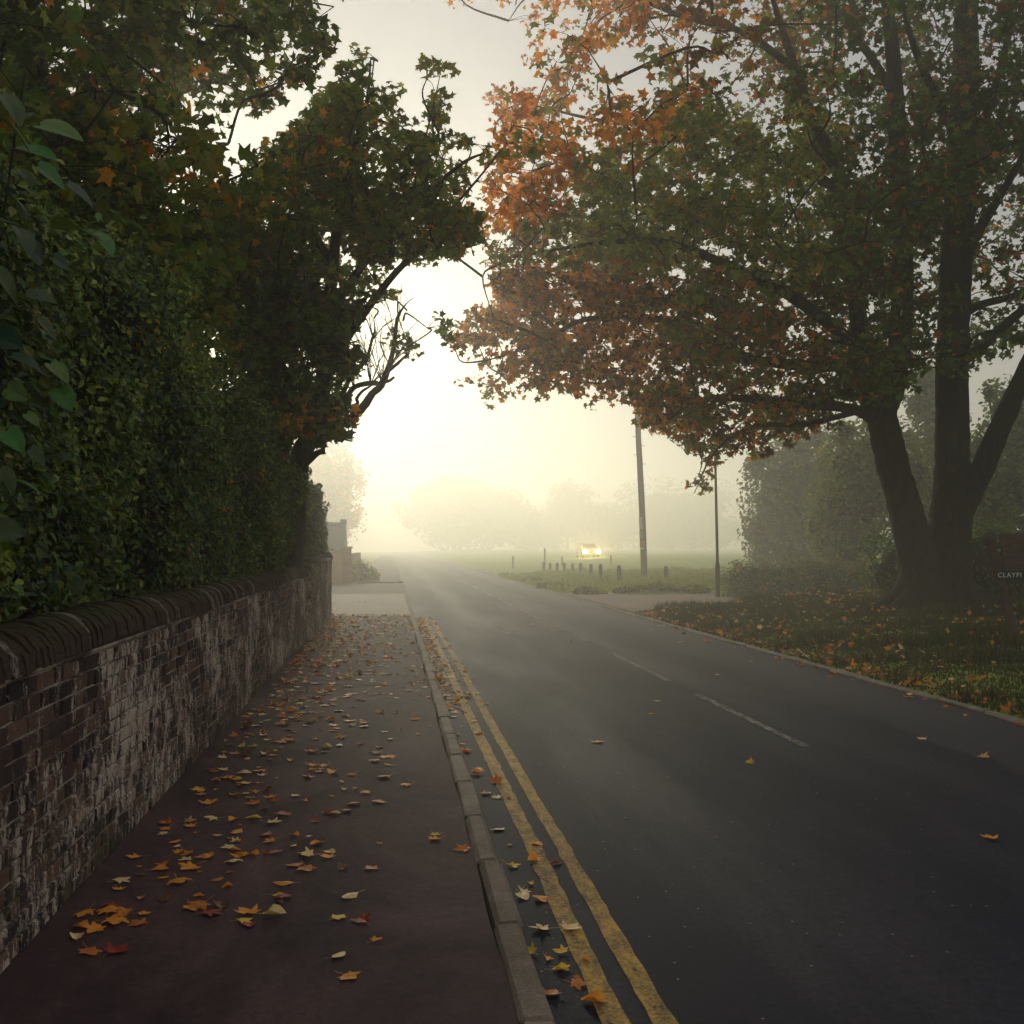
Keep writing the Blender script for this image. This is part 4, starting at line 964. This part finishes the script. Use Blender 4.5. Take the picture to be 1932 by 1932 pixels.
bg_tree('yellow-green leafy tree seen between the lamp post and the twin trunks', 1610, 38, .4, [(1600, 880, 60, 70), (1650, 830, 50, 50), (1570, 960, 50, 70), (1640, 950, 70, 80), (1600, 1030, 70, 50), (1690, 880, 50, 90)], 15000, .15, {'olive': 4, 'green': 4, 'deep': 2, 'lime': 1}, 4, core=0.45)
bg_tree('pale misty tree filling the gap between the twin trunks', 1760, 42, .4, [(1740, 900, 50, 90), (1770, 800, 50, 90), (1790, 980, 70, 80), (1730, 1020, 60, 60), (1740, 740, 35, 60)], 12000, .17, {'green': 5, 'olive': 2, 'deep': 2}, 5, core=0.45)
bg_tree('dense dark tree behind the wooden sign', 1900, 34, .4, [(1880, 930, 70, 110), (1940, 850, 80, 110), (1990, 960, 90, 100), (1870, 1030, 70, 70), (1950, 1040, 90, 60), (2060, 900, 90, 150), (1900, 780, 60, 70)], 16000, .15, {'deep': 5, 'green': 4, 'olive': 1}, 6, core=0.5)
leaf_blob('undergrowth', 'dark undergrowth between the big maple and the wooden sign', 'shrub', (12.9, 23.5, .4), [((11.9, 24, 1.0), (1.2, 1.0, 1.1)), ((13.6, 23.6, 1.1), (1.4, 1.1, 1.3)), ((15.4, 23, 1.0), (1.4, 1.1, 1.2))], 12000, .10, {'deep': 5, 'green': 2, 'bottle': 1}, T=T_OVAL, core=0.6, seed=8)
bg_tree('broad round tree fading into the fog beside the far bend of the road', 868, 310, .2, [(860, 940, 70, 38), (800, 958, 55, 38), (930, 952, 70, 46), (880, 988, 90, 46), (990, 995, 70, 38), (850, 932, 45, 32)], 11000, 1.2, {'green': 4, 'olive': 3, 'deep': 2}, 9, .6, core=0.5)
bg_tree('narrow tree lost in the fog behind the approaching car', 1070, 325, .6, [(1065, 942, 30, 36), (1085, 962, 50, 46), (1050, 992, 50, 40), (1120, 992, 60, 40)], 7000, 1.1, {'olive': 4, 'rust': 2, 'green': 2}, 10, .5, core=0.45)
bg_tree('wide pale tree at the foggy edge of the field beyond the telegraph pole', 1260, 315, .7, [(1240, 960, 90, 52), (1330, 965, 80, 58), (1180, 992, 70, 42), (1290, 1002, 110, 38)], 9000, 1.1, {'green': 4, 'olive': 3}, 11, .5, core=0.5)
bg_tree('rusty brown tree fading in fog beyond the slate-roofed outbuilding', 640, 165, .1, [(620, 930, 50, 80), (655, 900, 35, 60), (600, 872, 50, 50), (640, 985, 45, 45), (570, 930, 60, 80)], 8000, .5, {'rust': 3, 'olive': 3, 'orange': 1}, 12, .35, core=0.45)

# ================================================================== STREET FURNITURE
# telegraph pole with torn notices
p = ground_at(1216, 1089); tp = thing('telegraph_pole', p, 'tall wooden telegraph pole with torn paper notices on the green', 'pole')
k = p.y / FPX
top = np.array([p.x - 0.42, p.y, p.z + 10.5]); bot = np.array(p) - np.array([0, 0, .3])
part('pole', tube([bot, bot * .7 + top * .3 + np.array([0.03, 0, 0]), bot * .35 + top * .65, top], [.155, .145, .13, .11], 14, True, .03), M['pole_wood'], tp, smooth=True)
def notice(z0, z1, mat, a0, a1, r=.158):
    V, F = [], []
    for i_, z in enumerate(np.linspace(z0, z1, 4)):
        cx_ = p.x - 0.42 * ((z - p.z) / 10.8) + .01
        for j_, a in enumerate(np.linspace(a0, a1, 6)):
            rj = r + random.uniform(0, .012); V.append((cx_ + rj * math.cos(a), p.y + rj * math.sin(a), z + random.uniform(-.02, .02)))
            if i_ and j_: q = i_ * 6 + j_; F.append((q - 7, q - 6, q, q - 1))
    part('notice', (np.array(V), np.array(F)), mat, tp)
z = lambda py: CAM.z - (py - HY) * k
A0, A1 = math.pi * 0.95, math.pi * 1.42
notice(z(998), z(975), M['paper'], A0, A1); notice(z(1016), z(1000), M['paper_grey'], A0, A1); notice(z(1032), z(1019), M['paper_orange'], A0, A1 + .2); notice(z(1037.5), z(1033), M['paper'], A0, A1 + .15)
for q in range(4):
    zz = p.z + 5.2 + q * .42; sx = p.x - .42 * (zz - p.z) / 10.8
    part('step_bolt', tube([(sx - .12, p.y, zz), (sx - .30, p.y, zz)] if q % 2 else [(sx + .12, p.y, zz), (sx + .30, p.y, zz)], [.012, .012], 6, True, 0, 1), M['dark_paint'], tp)
# lamp post
p = ground_at(1354, 1129); lp = thing('lamp_post', p, 'slim dark green street lamp post standing by the low hedge', 'lamp post')
lean = -0.014
part('base_column', lathe([(.085, -.2), (.085, .02), (.078, .05), (.078, 1.05), (.07, 1.12), (.05, 1.16), (.05, 1.18)], p, 14), M['dark_paint'], lp, smooth=True)
part('post', tube([(p.x, p.y, p.z + 1.15), (p.x + lean * 2, p.y, p.z + 3), (p.x + lean * 5, p.y, p.z + 5.6)], [.048, .042, .036], 10), M['dark_paint'], lp, smooth=True)
part('arm', tube([(p.x + lean * 5, p.y, p.z + 5.55), (p.x + lean * 5 - .1, p.y, p.z + 5.85), (p.x + lean * 5 - .5, p.y, p.z + 6.0)], [.035, .03, .025], 8), M['dark_paint'], lp, smooth=True)
part('lamp_head', bevel_box(p.x - 1.05, p.x - .5, p.y - .13, p.y + .13, p.z + 5.93, p.z + 6.07, .04), M['paper_grey'], lp)
part('access_door', bevel_box(p.x - .045, p.x + .045, p.y - .09, p.y - .06, p.z + .35, p.z + .85, .008), M['dark_paint'], lp)
# bollards
bl_px = [(320, 1185, 1105), (370, 1190, 1107), (424, 1195, 1110), (480, 1203, 1110), (545, 1197, 1112), (608, 1197, 1113), (683, 1222, 1117), (760, 1245, 1120), (902, 1260, 1130), (1265, 1257, 1135)]
post_me = []
for v_ in range(3):
    pr = [(.10, -.25), (.10, .0), (.092, .55), (.095, .60), (.09, .66), (.07, .695), (.03, .71), (.001, .712)]
    Vv, Ff = lathe(pr, (0, 0, 0), 10); Vv += (rng.rand(*Vv.shape) - .5) * .012; me = fast_mesh('post', Vv, Ff, smooth=True); me.materials.append(M['post_wood']); post_me.append(me)
band_me = fast_mesh('groove', *lathe([(.098, .50), (.101, .505), (.101, .53), (.098, .535)], (0, 0, 0), 10)); band_me.materials.append(M['core'])
bl_lab = {8: 'short brown wooden bollard in the green next to the telegraph pole on its road side', 9: 'short brown wooden bollard standing alone between telegraph pole and lamp post'}
for q, (cx_, cb, ct) in enumerate(bl_px):
    g = ground_at(947 + cx_ * .2451, 789 + cb * .2451)
    h = (cb - ct) * .2451 * g.y / FPX
    o = thing('bollard', g, bl_lab.get(q, 'short brown wooden bollard in the row along the green'), 'bollard', 'wooden bollards along the green')
    for me, nm in ((post_me[q % 3], 'post'), (band_me, 'groove')):
        c_ = link(nm, me, None, o)
    o.scale = (0.9, 0.9, h / .71); o.rotation_euler = (random.uniform(-.03, .03), random.uniform(-.04, .04), random.random() * 6)
for (cx_, cb, ct) in ((840, 1115, 1055), (463, 1112, 1065), (85, 1108, 1060), (330, 1075, 1000)):
    Yp = 74 + random.random() * 8; g = at_y(947 + cx_ * .2451, 1040, Yp); gz = float(ground_h(g.x, g.y)); zt = CAM.z - (789 + ct * .2451 - HY) * Yp / FPX
    o = thing('fence_post', (g.x, Yp, gz - .05), 'thin grey post standing far off in the foggy field', 'post', 'thin posts far off in the fog')
    part('post', lathe([(.07, 0), (.065, max(.6, zt - gz)), (.02, max(.6, zt - gz) + .05)], o.location, 8), M['pole_wood'], o)
# wooden sign
p = ground_at(1916, 1206); sg = thing('wooden_sign', p, 'leaning rustic wooden sign with black name plate on the grass verge', 'sign')
SY = p.y; k = SY / FPX
tp_ = at_y(1887, 1095, SY)
post_x = lambda z_: p.x + (tp_.x - p.x) * (z_ - p.z) / (tp_.z - p.z)
V_, F_ = bevel_box(-.06, .06, SY - .05, SY + .05, p.z - .3, tp_.z + .62, .01); V_ = V_.copy(); V_[:, 0] += np.array([post_x(z_) for z_ in V_[:, 2]]); part('post', (V_, F_), M['sign_wood'], sg)
xl, xr = at_y(1880, 1040, SY).x, at_y(1880, 1040, SY).x + .95
zt, zb = at_y(1900, 1006, SY).z, at_y(1900, 1074, SY).z
hts = np.linspace(zb, zt, 4)
for q in range(3):
    o_ = [0.05, 0.04, 0.0][q]
    part('board', bevel_box(xl + o_, xr + random.uniform(-.02, .02), SY - .10, SY - .055, hts[q] + .004, hts[q + 1] - .004, .008), M['sign_wood'], sg)
zp0, zp1 = at_y(1900, 1094, SY).z, at_y(1900, 1076, SY).z
plate = part('name_plate', bevel_box(xl - .02, xr, SY - .09, SY - .06, zp0 - .015, zp1 - .002, .005), M['black_paint'], sg)
cu = bpy.data.curves.new('lettering', 'FONT'); cu.body = 'CLAYPI'; cu.size = 0.098; cu.extrude = 0.002; cu.space_character = 1.22; cu.resolution_u = 4; cu.offset = 0.0012
tob = bpy.data.objects.new('lettering_tmp', cu); COL.objects.link(tob)
bpy.context.view_layer.update()
me = bpy.data.meshes.new_from_object(tob.evaluated_get(bpy.context.evaluated_depsgraph_get()))
bpy.data.objects.remove(tob); me.materials.clear(); me.materials.append(M['letter'])
lt_ = link('lettering', me, M['letter'], plate)
pl = at_y(1882.5, 1089.5, SY - .094); off = wloc(plate)
lt_.location = (pl.x - off[0], SY - .094 - off[1], pl.z - off[2] + .002); lt_.rotation_euler = (R(90), 0, 0)

# ================================================================== CAR WITH HEADLIGHTS
cy_ = 105.0; l1, l2 = at_y(1100, 1040, cy_), at_y(1132, 1039.5, cy_); ccx = (l1.x + l2.x) / 2; gz = l1.z - .66
gz = max(gz, float(ground_h(ccx, cy_)) )
car = thing('car', (ccx, cy_, gz), 'car approaching through the fog with both headlights lit', 'car')
prof = [(0.0, .30), (0.0, .62), (.10, .74), (.95, .93), (1.65, 1.40), (2.1, 1.47), (3.1, 1.46), (3.75, 1.10), (4.15, 1.02), (4.2, .35), (3.9, .22), (.2, .22)]
def extr(prof, w0, tap):
    n = len(prof); V = []
    for s in (-1, 1):
        for (yv, zv) in prof: V.append((ccx + s * (w0 - tap * max(0, zv - .95)), cy_ + yv, gz + zv))
    F = [(k_, (k_ + 1) % n, n + (k_ + 1) % n, n + k_) for k_ in range(n)]
    return np.array(V), F, n
V_, F_, n_ = extr(prof, .86, .42)
cenL, cenR = len(V_), len(V_) + 1; V_ = np.vstack([V_, V_[:n_].mean(0), V_[n_:].mean(0)])
F_ += [(cenL, (k_ + 1) % n_, k_, k_) for k_ in range(n_)] + [(cenR, n_ + k_, n_ + (k_ + 1) % n_, n_ + (k_ + 1) % n_) for k_ in range(n_)]
body = part('body', (V_, np.array(F_)), M['car_paint'], car)
part('windscreen', (np.array([(ccx - .70, cy_ + 1.02, gz + .985), (ccx + .70, cy_ + 1.02, gz + .985), (ccx + .58, cy_ + 1.60, gz + 1.37), (ccx - .58, cy_ + 1.60, gz + 1.37)]) + np.array([0, -.012, .012]), np.array([(0, 1, 2, 3)])), M['glass'], body)
part('bumper', bevel_box(ccx - .84, ccx + .84, cy_ - .06, cy_ + .1, gz + .28, gz + .50, .04), M['car_paint'], body)
part('grille', bevel_box(ccx - .40, ccx + .40, cy_ - .02, cy_ + .04, gz + .53, gz + .64, .02), M['rubber'], body)
for sx in (-1, 1):
    for yv in (.8, 3.4):
        w_ = part('wheel', tube([(ccx + sx * .70, cy_ + yv, gz + .31), (ccx + sx * .88, cy_ + yv, gz + .31)], [.31, .31], 18, True, 0, 1), M['rubber'], car)
        part('rim', tube([(ccx + sx * .72, cy_ + yv, gz + .31), (ccx + sx * .89, cy_ + yv, gz + .31)], [.19, .19], 14, True, 0, 1), M['alloy'], w_)
    part('mirror', bevel_box(ccx + sx * .88 - .08, ccx + sx * .88 + .08, cy_ + 1.2, cy_ + 1.32, gz + .95, gz + 1.08, .02), M['car_paint'], car)
    part('headlight', tube([(ccx + sx * .70, cy_ + .02, gz + .66), (ccx + sx * .70, cy_ - .05, gz + .66)], [.12, .11], 14, True, 0, 1), M['headlight'], car)

# ================================================================== GRASS AND FALLEN LEAVES
def grass(n, xr_, yr_, h0, cols, seed, w=.012):
    g = np.random.RandomState(seed); x = g.uniform(*xr_, n); y = g.uniform(*yr_, n)
    ok = ~((y - 0.30 * np.clip(x - 6, 0, 12) > 26.8) & (y < 37.6)); x, y = x[ok], y[ok]
    tuft = 0.35 + 1.3 * np.clip(np.sin(x * 2.1 + np.sin(y * 1.3) * 2) * np.sin(y * 1.9 + x) + .35 * np.sin(x * 7 + y * 5.3), 0, 1) ** 1.5
    zz = ground_h(x, y); h = h0 * (0.5 + g.rand(len(x))) * tuft; a = g.rand(len(x)) * 6.28; ln = g.rand(len(x)) * .7
    dx, dy = np.cos(a), np.sin(a); W_ = w * (1 + 0.04 * y)
    V = np.stack([np.stack([x - dy * W_, y + dx * W_, zz - .01], 1), np.stack([x + dy * W_, y - dx * W_, zz - .01], 1), np.stack([x + dx * h * ln, y + dy * h * ln, zz + h], 1)], 1).reshape(-1, 3)
    F = np.arange(3 * len(x)).reshape(-1, 3)
    C_ = np.array(cols)[g.randint(len(cols), size=len(x))] * (0.6 + .8 * g.rand(len(x)))[:, None]
    return V, F, np.repeat(C_, 3, 0)
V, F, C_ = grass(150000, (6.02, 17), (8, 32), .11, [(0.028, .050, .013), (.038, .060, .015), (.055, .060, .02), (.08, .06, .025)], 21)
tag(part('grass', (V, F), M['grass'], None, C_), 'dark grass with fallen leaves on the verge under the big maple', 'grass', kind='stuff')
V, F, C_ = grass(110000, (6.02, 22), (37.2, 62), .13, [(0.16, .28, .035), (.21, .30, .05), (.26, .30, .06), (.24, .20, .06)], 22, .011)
tag(part('grass', (V, F), M['grass'], None, C_), 'pale green grass bank around the bollards beyond the gravel track', 'grass', kind='stuff')
# tussocks on the bank edge
for q, (px, py) in enumerate(((1040, 1110), (1112, 1122), (1190, 1118), (1010, 1098), (1245, 1115), (1310, 1118), (1450, 1122))):
    g = ground_at(px, py)
    leaf_blob('grass_tussock', 'rough brown-green grass tussock on the bank edge by the gravel track', 'tussock', (g.x, g.y, g.z), [((g.x, g.y, g.z + .05), (.55, .35, .22))], 900, .12, {'olive': 4, 'brown': 3, 'green': 2}, group='grass tussocks on the bank edge', core=.6, flat=.2, seed=40 + q)

FALLEN = np.array([(0, 0), (.16, .06), (.40, .00), (.38, .16), (.33, .25), (.50, .38), (.60, .60), (.42, .58), (.29, .57), (.22, .76), (0, 1.0), (-.20, .78), (-.28, .57), (-.40, .60), (-.61, .62), (-.48, .40), (-.32, .26), (-.37, .16), (-.40, .02), (-.14, .08)], float)
def fallen_tmpl(curl, twist, stalk):
    V, F = tmpl_fan(FALLEN, (0, .42), lambda x, y: 0.05 + curl * (x * x * 1.5 + (y - .45) ** 2) + twist * x * (y - .4))
    V[1:] += (rng.rand(len(V) - 1, 3) - .5) * np.array([.05, .05, .05]); V[:, 2] -= V[:, 2].min() - .004
    zc = V[1, 2]; s = len(V)
    V = np.vstack([V, (-.015, 0, zc), (.015, 0, zc), (.02 + stalk, -.55, zc + .1), (-.01 + stalk, -.55, zc + .1)]); F = np.vstack([F, (s, s + 1, s + 2), (s, s + 2, s + 3)])
    return V, F
FPAL = {'yellow': (0.90, 0.58, 0.07), 'orange': (0.90, 0.36, 0.04), 'rust': (0.64, 0.21, 0.035), 'red': (0.36, 0.05, 0.025), 'brown': (0.20, 0.10, 0.045), 'pale': (0.92, 0.70, 0.32), 'olive': (0.30, 0.27, 0.06)}
FT = [fallen_tmpl(.10, .1, .1), fallen_tmpl(.26, -.2, -.15), fallen_tmpl(.05, .2, .05), fallen_tmpl(.38, .1, .2), fallen_tmpl(-.16, .1, 0)]
def oval_tmpl(w, curl, stalk):
    o_ = np.array([(0, 0), (.5 * w, .14), (w, .38), (.92 * w, .62), (.5 * w, .86), (0, 1), (-.5 * w, .86), (-.92 * w, .62), (-w, .38), (-.5 * w, .14)])
    V, F = tmpl_fan(o_, (0, .45), lambda x, y: .03 + curl * x * x * 2 + .2 * curl * (y - .5) ** 2)
    V[1:] += (rng.rand(len(V) - 1, 3) - .5) * np.array([.05, .05, .04]); V[:, 2] -= V[:, 2].min() - .004; zc = V[1, 2]; s_ = len(V)
    V = np.vstack([V, (-.012, 0, zc), (.012, 0, zc), (.012 + stalk, -.35, zc + .05), (-.008 + stalk, -.35, zc + .05)]); return V, np.vstack([F, (s_, s_ + 1, s_ + 2), (s_, s_ + 2, s_ + 3)])
def torn_tmpl():
    V, F = fallen_tmpl(.2, .3, .1); V = V.copy(); V[V[:, 0] > .12, 0] *= .45; V[V[:, 0] > .1, 2] += .08; return V, F
def folded_tmpl():
    V, F = fallen_tmpl(.1, .1, -.2); V = V.copy(); m_ = V[:, 0] > 0; V[m_, 2] += V[m_, 0] * .8; V[m_, 0] *= .5; return V, F
FT += [oval_tmpl(.34, .5, .1), oval_tmpl(.28, -.4, -.1), torn_tmpl(), folded_tmpl(), oval_tmpl(.4, .9, .05)]
FP = []        # (x, y, z, place)
g = np.random.RandomState(5)
def scatter(n, fx, fy, fz, place):
    for _ in range(n): x, y = fx(), fy(); FP.append((x, y, fz(x, y), place))
pz = lambda x, y: PAVE_Z + .003
rz_ = lambda x, y: road_z(x) + .003
wallbias = lambda: WX + .03 + abs(g.normal()) * .55
def pv(ylo, yhi, pw): return lambda: ylo + (yhi - ylo) * g.rand() ** pw
scatter(1300, lambda: np.clip(g.choice([WX + .04 + abs(g.normal()) * .6, g.uniform(WX, KERB_L)], p=[.5, .5]), WX + .08 if True else 0, KERB_L - .03), pv(14, 25.5, .8), pz, 'pavement')
scatter(340, lambda: np.clip(WX + .10 + abs(g.normal()) * .62, WX + .08, KERB_L - .05), pv(8, 15, .8), pz, 'pavement')
scatter(120, lambda: np.clip(WX + .12 + abs(g.normal()) * .55, WX + .1, KERB_L - .05), pv(4.6, 8, .9), pz, 'pavement')
scatter(22, lambda: g.uniform(-1.1, KERB_L - .06), pv(3.2, 9, 1), pz, 'pavement')
scatter(46, lambda: g.uniform(-0.5, KERB_L - .06), pv(7, 14, 1), pz, 'pavement')
scatter(520, lambda: g.uniform(ROAD_L + .01, .74) if g.rand() < .8 else g.uniform(.74, 1.0), pv(10.5, 25.5, .8), rz_, 'gutter')
scatter(26, lambda: g.uniform(ROAD_L + .02, .80), pv(3.4, 10.5, 1), rz_, 'gutter')
scatter(60, lambda: g.uniform(-4, KERB_L), pv(25, 35, 1.6), pz, 'apron')
scatter(420, lambda: 5.97 + abs(g.normal()) * .26, pv(8.5, 26, 1), lambda x, y: float(ground_h(max(x, 6.02), y)) + .03 + .03 * g.rand(), 'edge')
scatter(60, lambda: 5.9 - abs(g.normal()) * .18, pv(8.5, 26, 1), rz_, 'edge')
scatter(900, lambda: 6.4 + 7.5 * g.rand() ** 1.2, pv(11, 28, .7), lambda x, y: float(ground_h(x, y)) + .05 + .05 * g.rand(), 'verge')
scatter(14, lambda: g.uniform(1.2, 5.6), pv(9, 24, 1), rz_, 'road')
for (px, py) in ((1127, 1403), (1415, 1445), (1740, 1397), (1855, 1433), (1868, 1590)): q = at_z(px, py, .0); FP.append((q.x, q.y, rz_(q.x, q.y), 'road'))
for (px, py, pl_) in ((688, 1738, 'p'), (658, 1845, 'p'), (535, 1695, 'p'), (472, 1746, 'p'), (362, 1715, 'p'), (215, 1738, 'p'), (205, 1722, 'p'), (240, 1725, 'p'), (160, 1727, 'p'), (145, 1772, 'p'), (170, 1798, 'p'), (220, 1797, 'p'), (375, 1712, 'p'), (468, 1725, 'p'), (432, 1600, 'p'), (452, 1617, 'p'), (620, 1609, 'p'), (600, 1592, 'p'), (700, 1640, 'p'), (648, 1638, 'p'), (872, 1603, 'p'), (715, 1514, 'p'), (690, 1497, 'p'), (820, 1585, 'p'), (1020, 1753, 'g'), (1055, 1828, 'g'), (1090, 1858, 'g'), (985, 1690, 'g'), (1020, 1698, 'g'), (1075, 1753, 'g'), (965, 1634, 'g'), (940, 1565, 'g'), (1050, 1630, 'g'), (1015, 1595, 'g'), (915, 1497, 'g'), (900, 1450, 'g')):
    q = at_z(px, py, PAVE_Z if pl_ == 'p' else -.01); FP.append((q.x, q.y, (pz if pl_ == 'p' else rz_)(q.x, q.y), 'pavement' if pl_ == 'p' else 'gutter'))
nF = len(FP); FPa = np.array([f[:3] for f in FP]); xx, yy, dd = project(FPa)
inview = (xx > 0) & (xx < 1932) & (yy < 1932) & np.isfinite(dd)
sizeF = np.where(g.rand(nF) < .38, .030, .062) + .045 * g.rand(nF) ** 1.3; sizeF[-41:] = .07 + .035 * g.rand(41)
order = np.argsort(-np.where(inview, sizeF / dd, 0)); ind = set(order[:300].tolist())
cnames = {'pavement': {'orange': 4, 'rust': 4, 'yellow': 2, 'pale': 2, 'brown': 1, 'red': 1}, 'gutter': {'orange': 4, 'yellow': 2.5, 'pale': 2.5, 'rust': 3, 'red': .6}, 'apron': {'pale': 2, 'yellow': 2, 'orange': 1},
          'edge': {'orange': 4, 'rust': 4, 'pale': 2, 'brown': 2}, 'verge': {'yellow': 2, 'pale': 1.5, 'rust': 3, 'orange': 2, 'olive': 1}, 'road': {'pale': 3, 'yellow': 3, 'orange': 1}}
cword = {'orange': 'orange', 'rust': 'rust-brown', 'yellow': 'yellow', 'pale': 'straw-coloured', 'brown': 'dark brown', 'red': 'deep red', 'olive': 'olive green'}
pword = {'pavement': 'lying on the dark tarmac pavement', 'gutter': 'in the gutter beside the double yellow lines', 'apron': 'on the pale driveway apron', 'edge': 'along the verge edging stones', 'verge': 'caught in the grass under the big maple', 'road': 'alone on the open road surface'}
_fl = {}
rest_parts, rest_cols = [], []
for k_, (x, y, zv, place) in enumerate(FP):
    ii, ks = pick_cols(cnames[place], 1); cn = ks[ii[0]]; t = g.randint(len(FT)); s = sizeF[k_]
    a = g.rand() * 6.28; tl = .5 if place in ('verge', 'edge') else .07
    Rm_ = (Matrix.Rotation(a, 3, 'Z') @ Matrix.Rotation(g.normal() * tl, 3, 'X') @ Matrix.Rotation(g.normal() * tl, 3, 'Y'))
    if k_ in ind:
        if (cn, t) not in _fl:
            me = fast_mesh('fallen_leaf', FT[t][0] - np.array([0, .4, 0]), FT[t][1], np.tile(FPAL[cn], (len(FT[t][0]), 1))); me.materials.append(M['dry_leaf']); _fl[(cn, t)] = me
        o = link('fallen_leaf', _fl[(cn, t)], None); m = Rm_.to_4x4() @ Matrix.Scale(s, 4); m.translation = (x, y, zv + .002); o.matrix_world = m
        sw = 'small ' if s < .052 else ('large ' if s > .088 else '')
        pw = pword[place]
        if place == 'pavement': pw = 'lying at the foot of the old brick wall' if x < -1.12 else ('on the pavement beside the kerb stones' if x > .15 else ('on the bare middle of the pavement' if x > -.45 else 'among the drift along the pavement'))
        elif place == 'gutter' and x > .73: pw = 'lying on the double yellow lines'
        shape = ['flat maple', 'curled maple', 'flat maple', 'curled maple', 'domed maple', 'oval', 'oval', 'torn maple', 'folded maple', 'curled oval'][t]
        lab = sw + cword[cn] + ' ' + shape + ' leaf ' + pw
        tag(o, lab, 'leaf', lab)
    else:
        v = (FT[t][0] - np.array([0, .4, 0])) @ np.array(Rm_).T * s + np.array([x, y, zv + .002]); rest_parts.append((v, FT[t][1])); rest_cols.append(np.tile(np.array(FPAL[cn]) * (.6 + .6 * g.rand()), (len(v), 1)))
V, F = join(rest_parts)
tag(part('leaf_litter', (V, F), M['dry_leaf'], None, np.vstack(rest_cols)), 'carpet of small orange and yellow fallen leaves along pavement and verge', 'leaves', kind='stuff')

# ================================================================== HAZE
Vh, Fh = box(-400, 400, -80, 400, -1.2, 24.0)
hz = part('haze', (Vh, Fh), None)
bh = NB('fog'); pvn = bh.n('ShaderNodeVolumePrincipled')
pvn.inputs['Color'].default_value = (0.985, 0.965, 0.885, 1); pvn.inputs['Density'].default_value = HAZE_DENSITY; pvn.inputs['Anisotropy'].default_value = 0.72
bh.l(pvn.outputs[0], bh.out.inputs['Volume'])
hz.data.materials.append(bh.m)
tag(hz, 'pale morning fog filling the air above road and field', 'fog', kind='stuff')
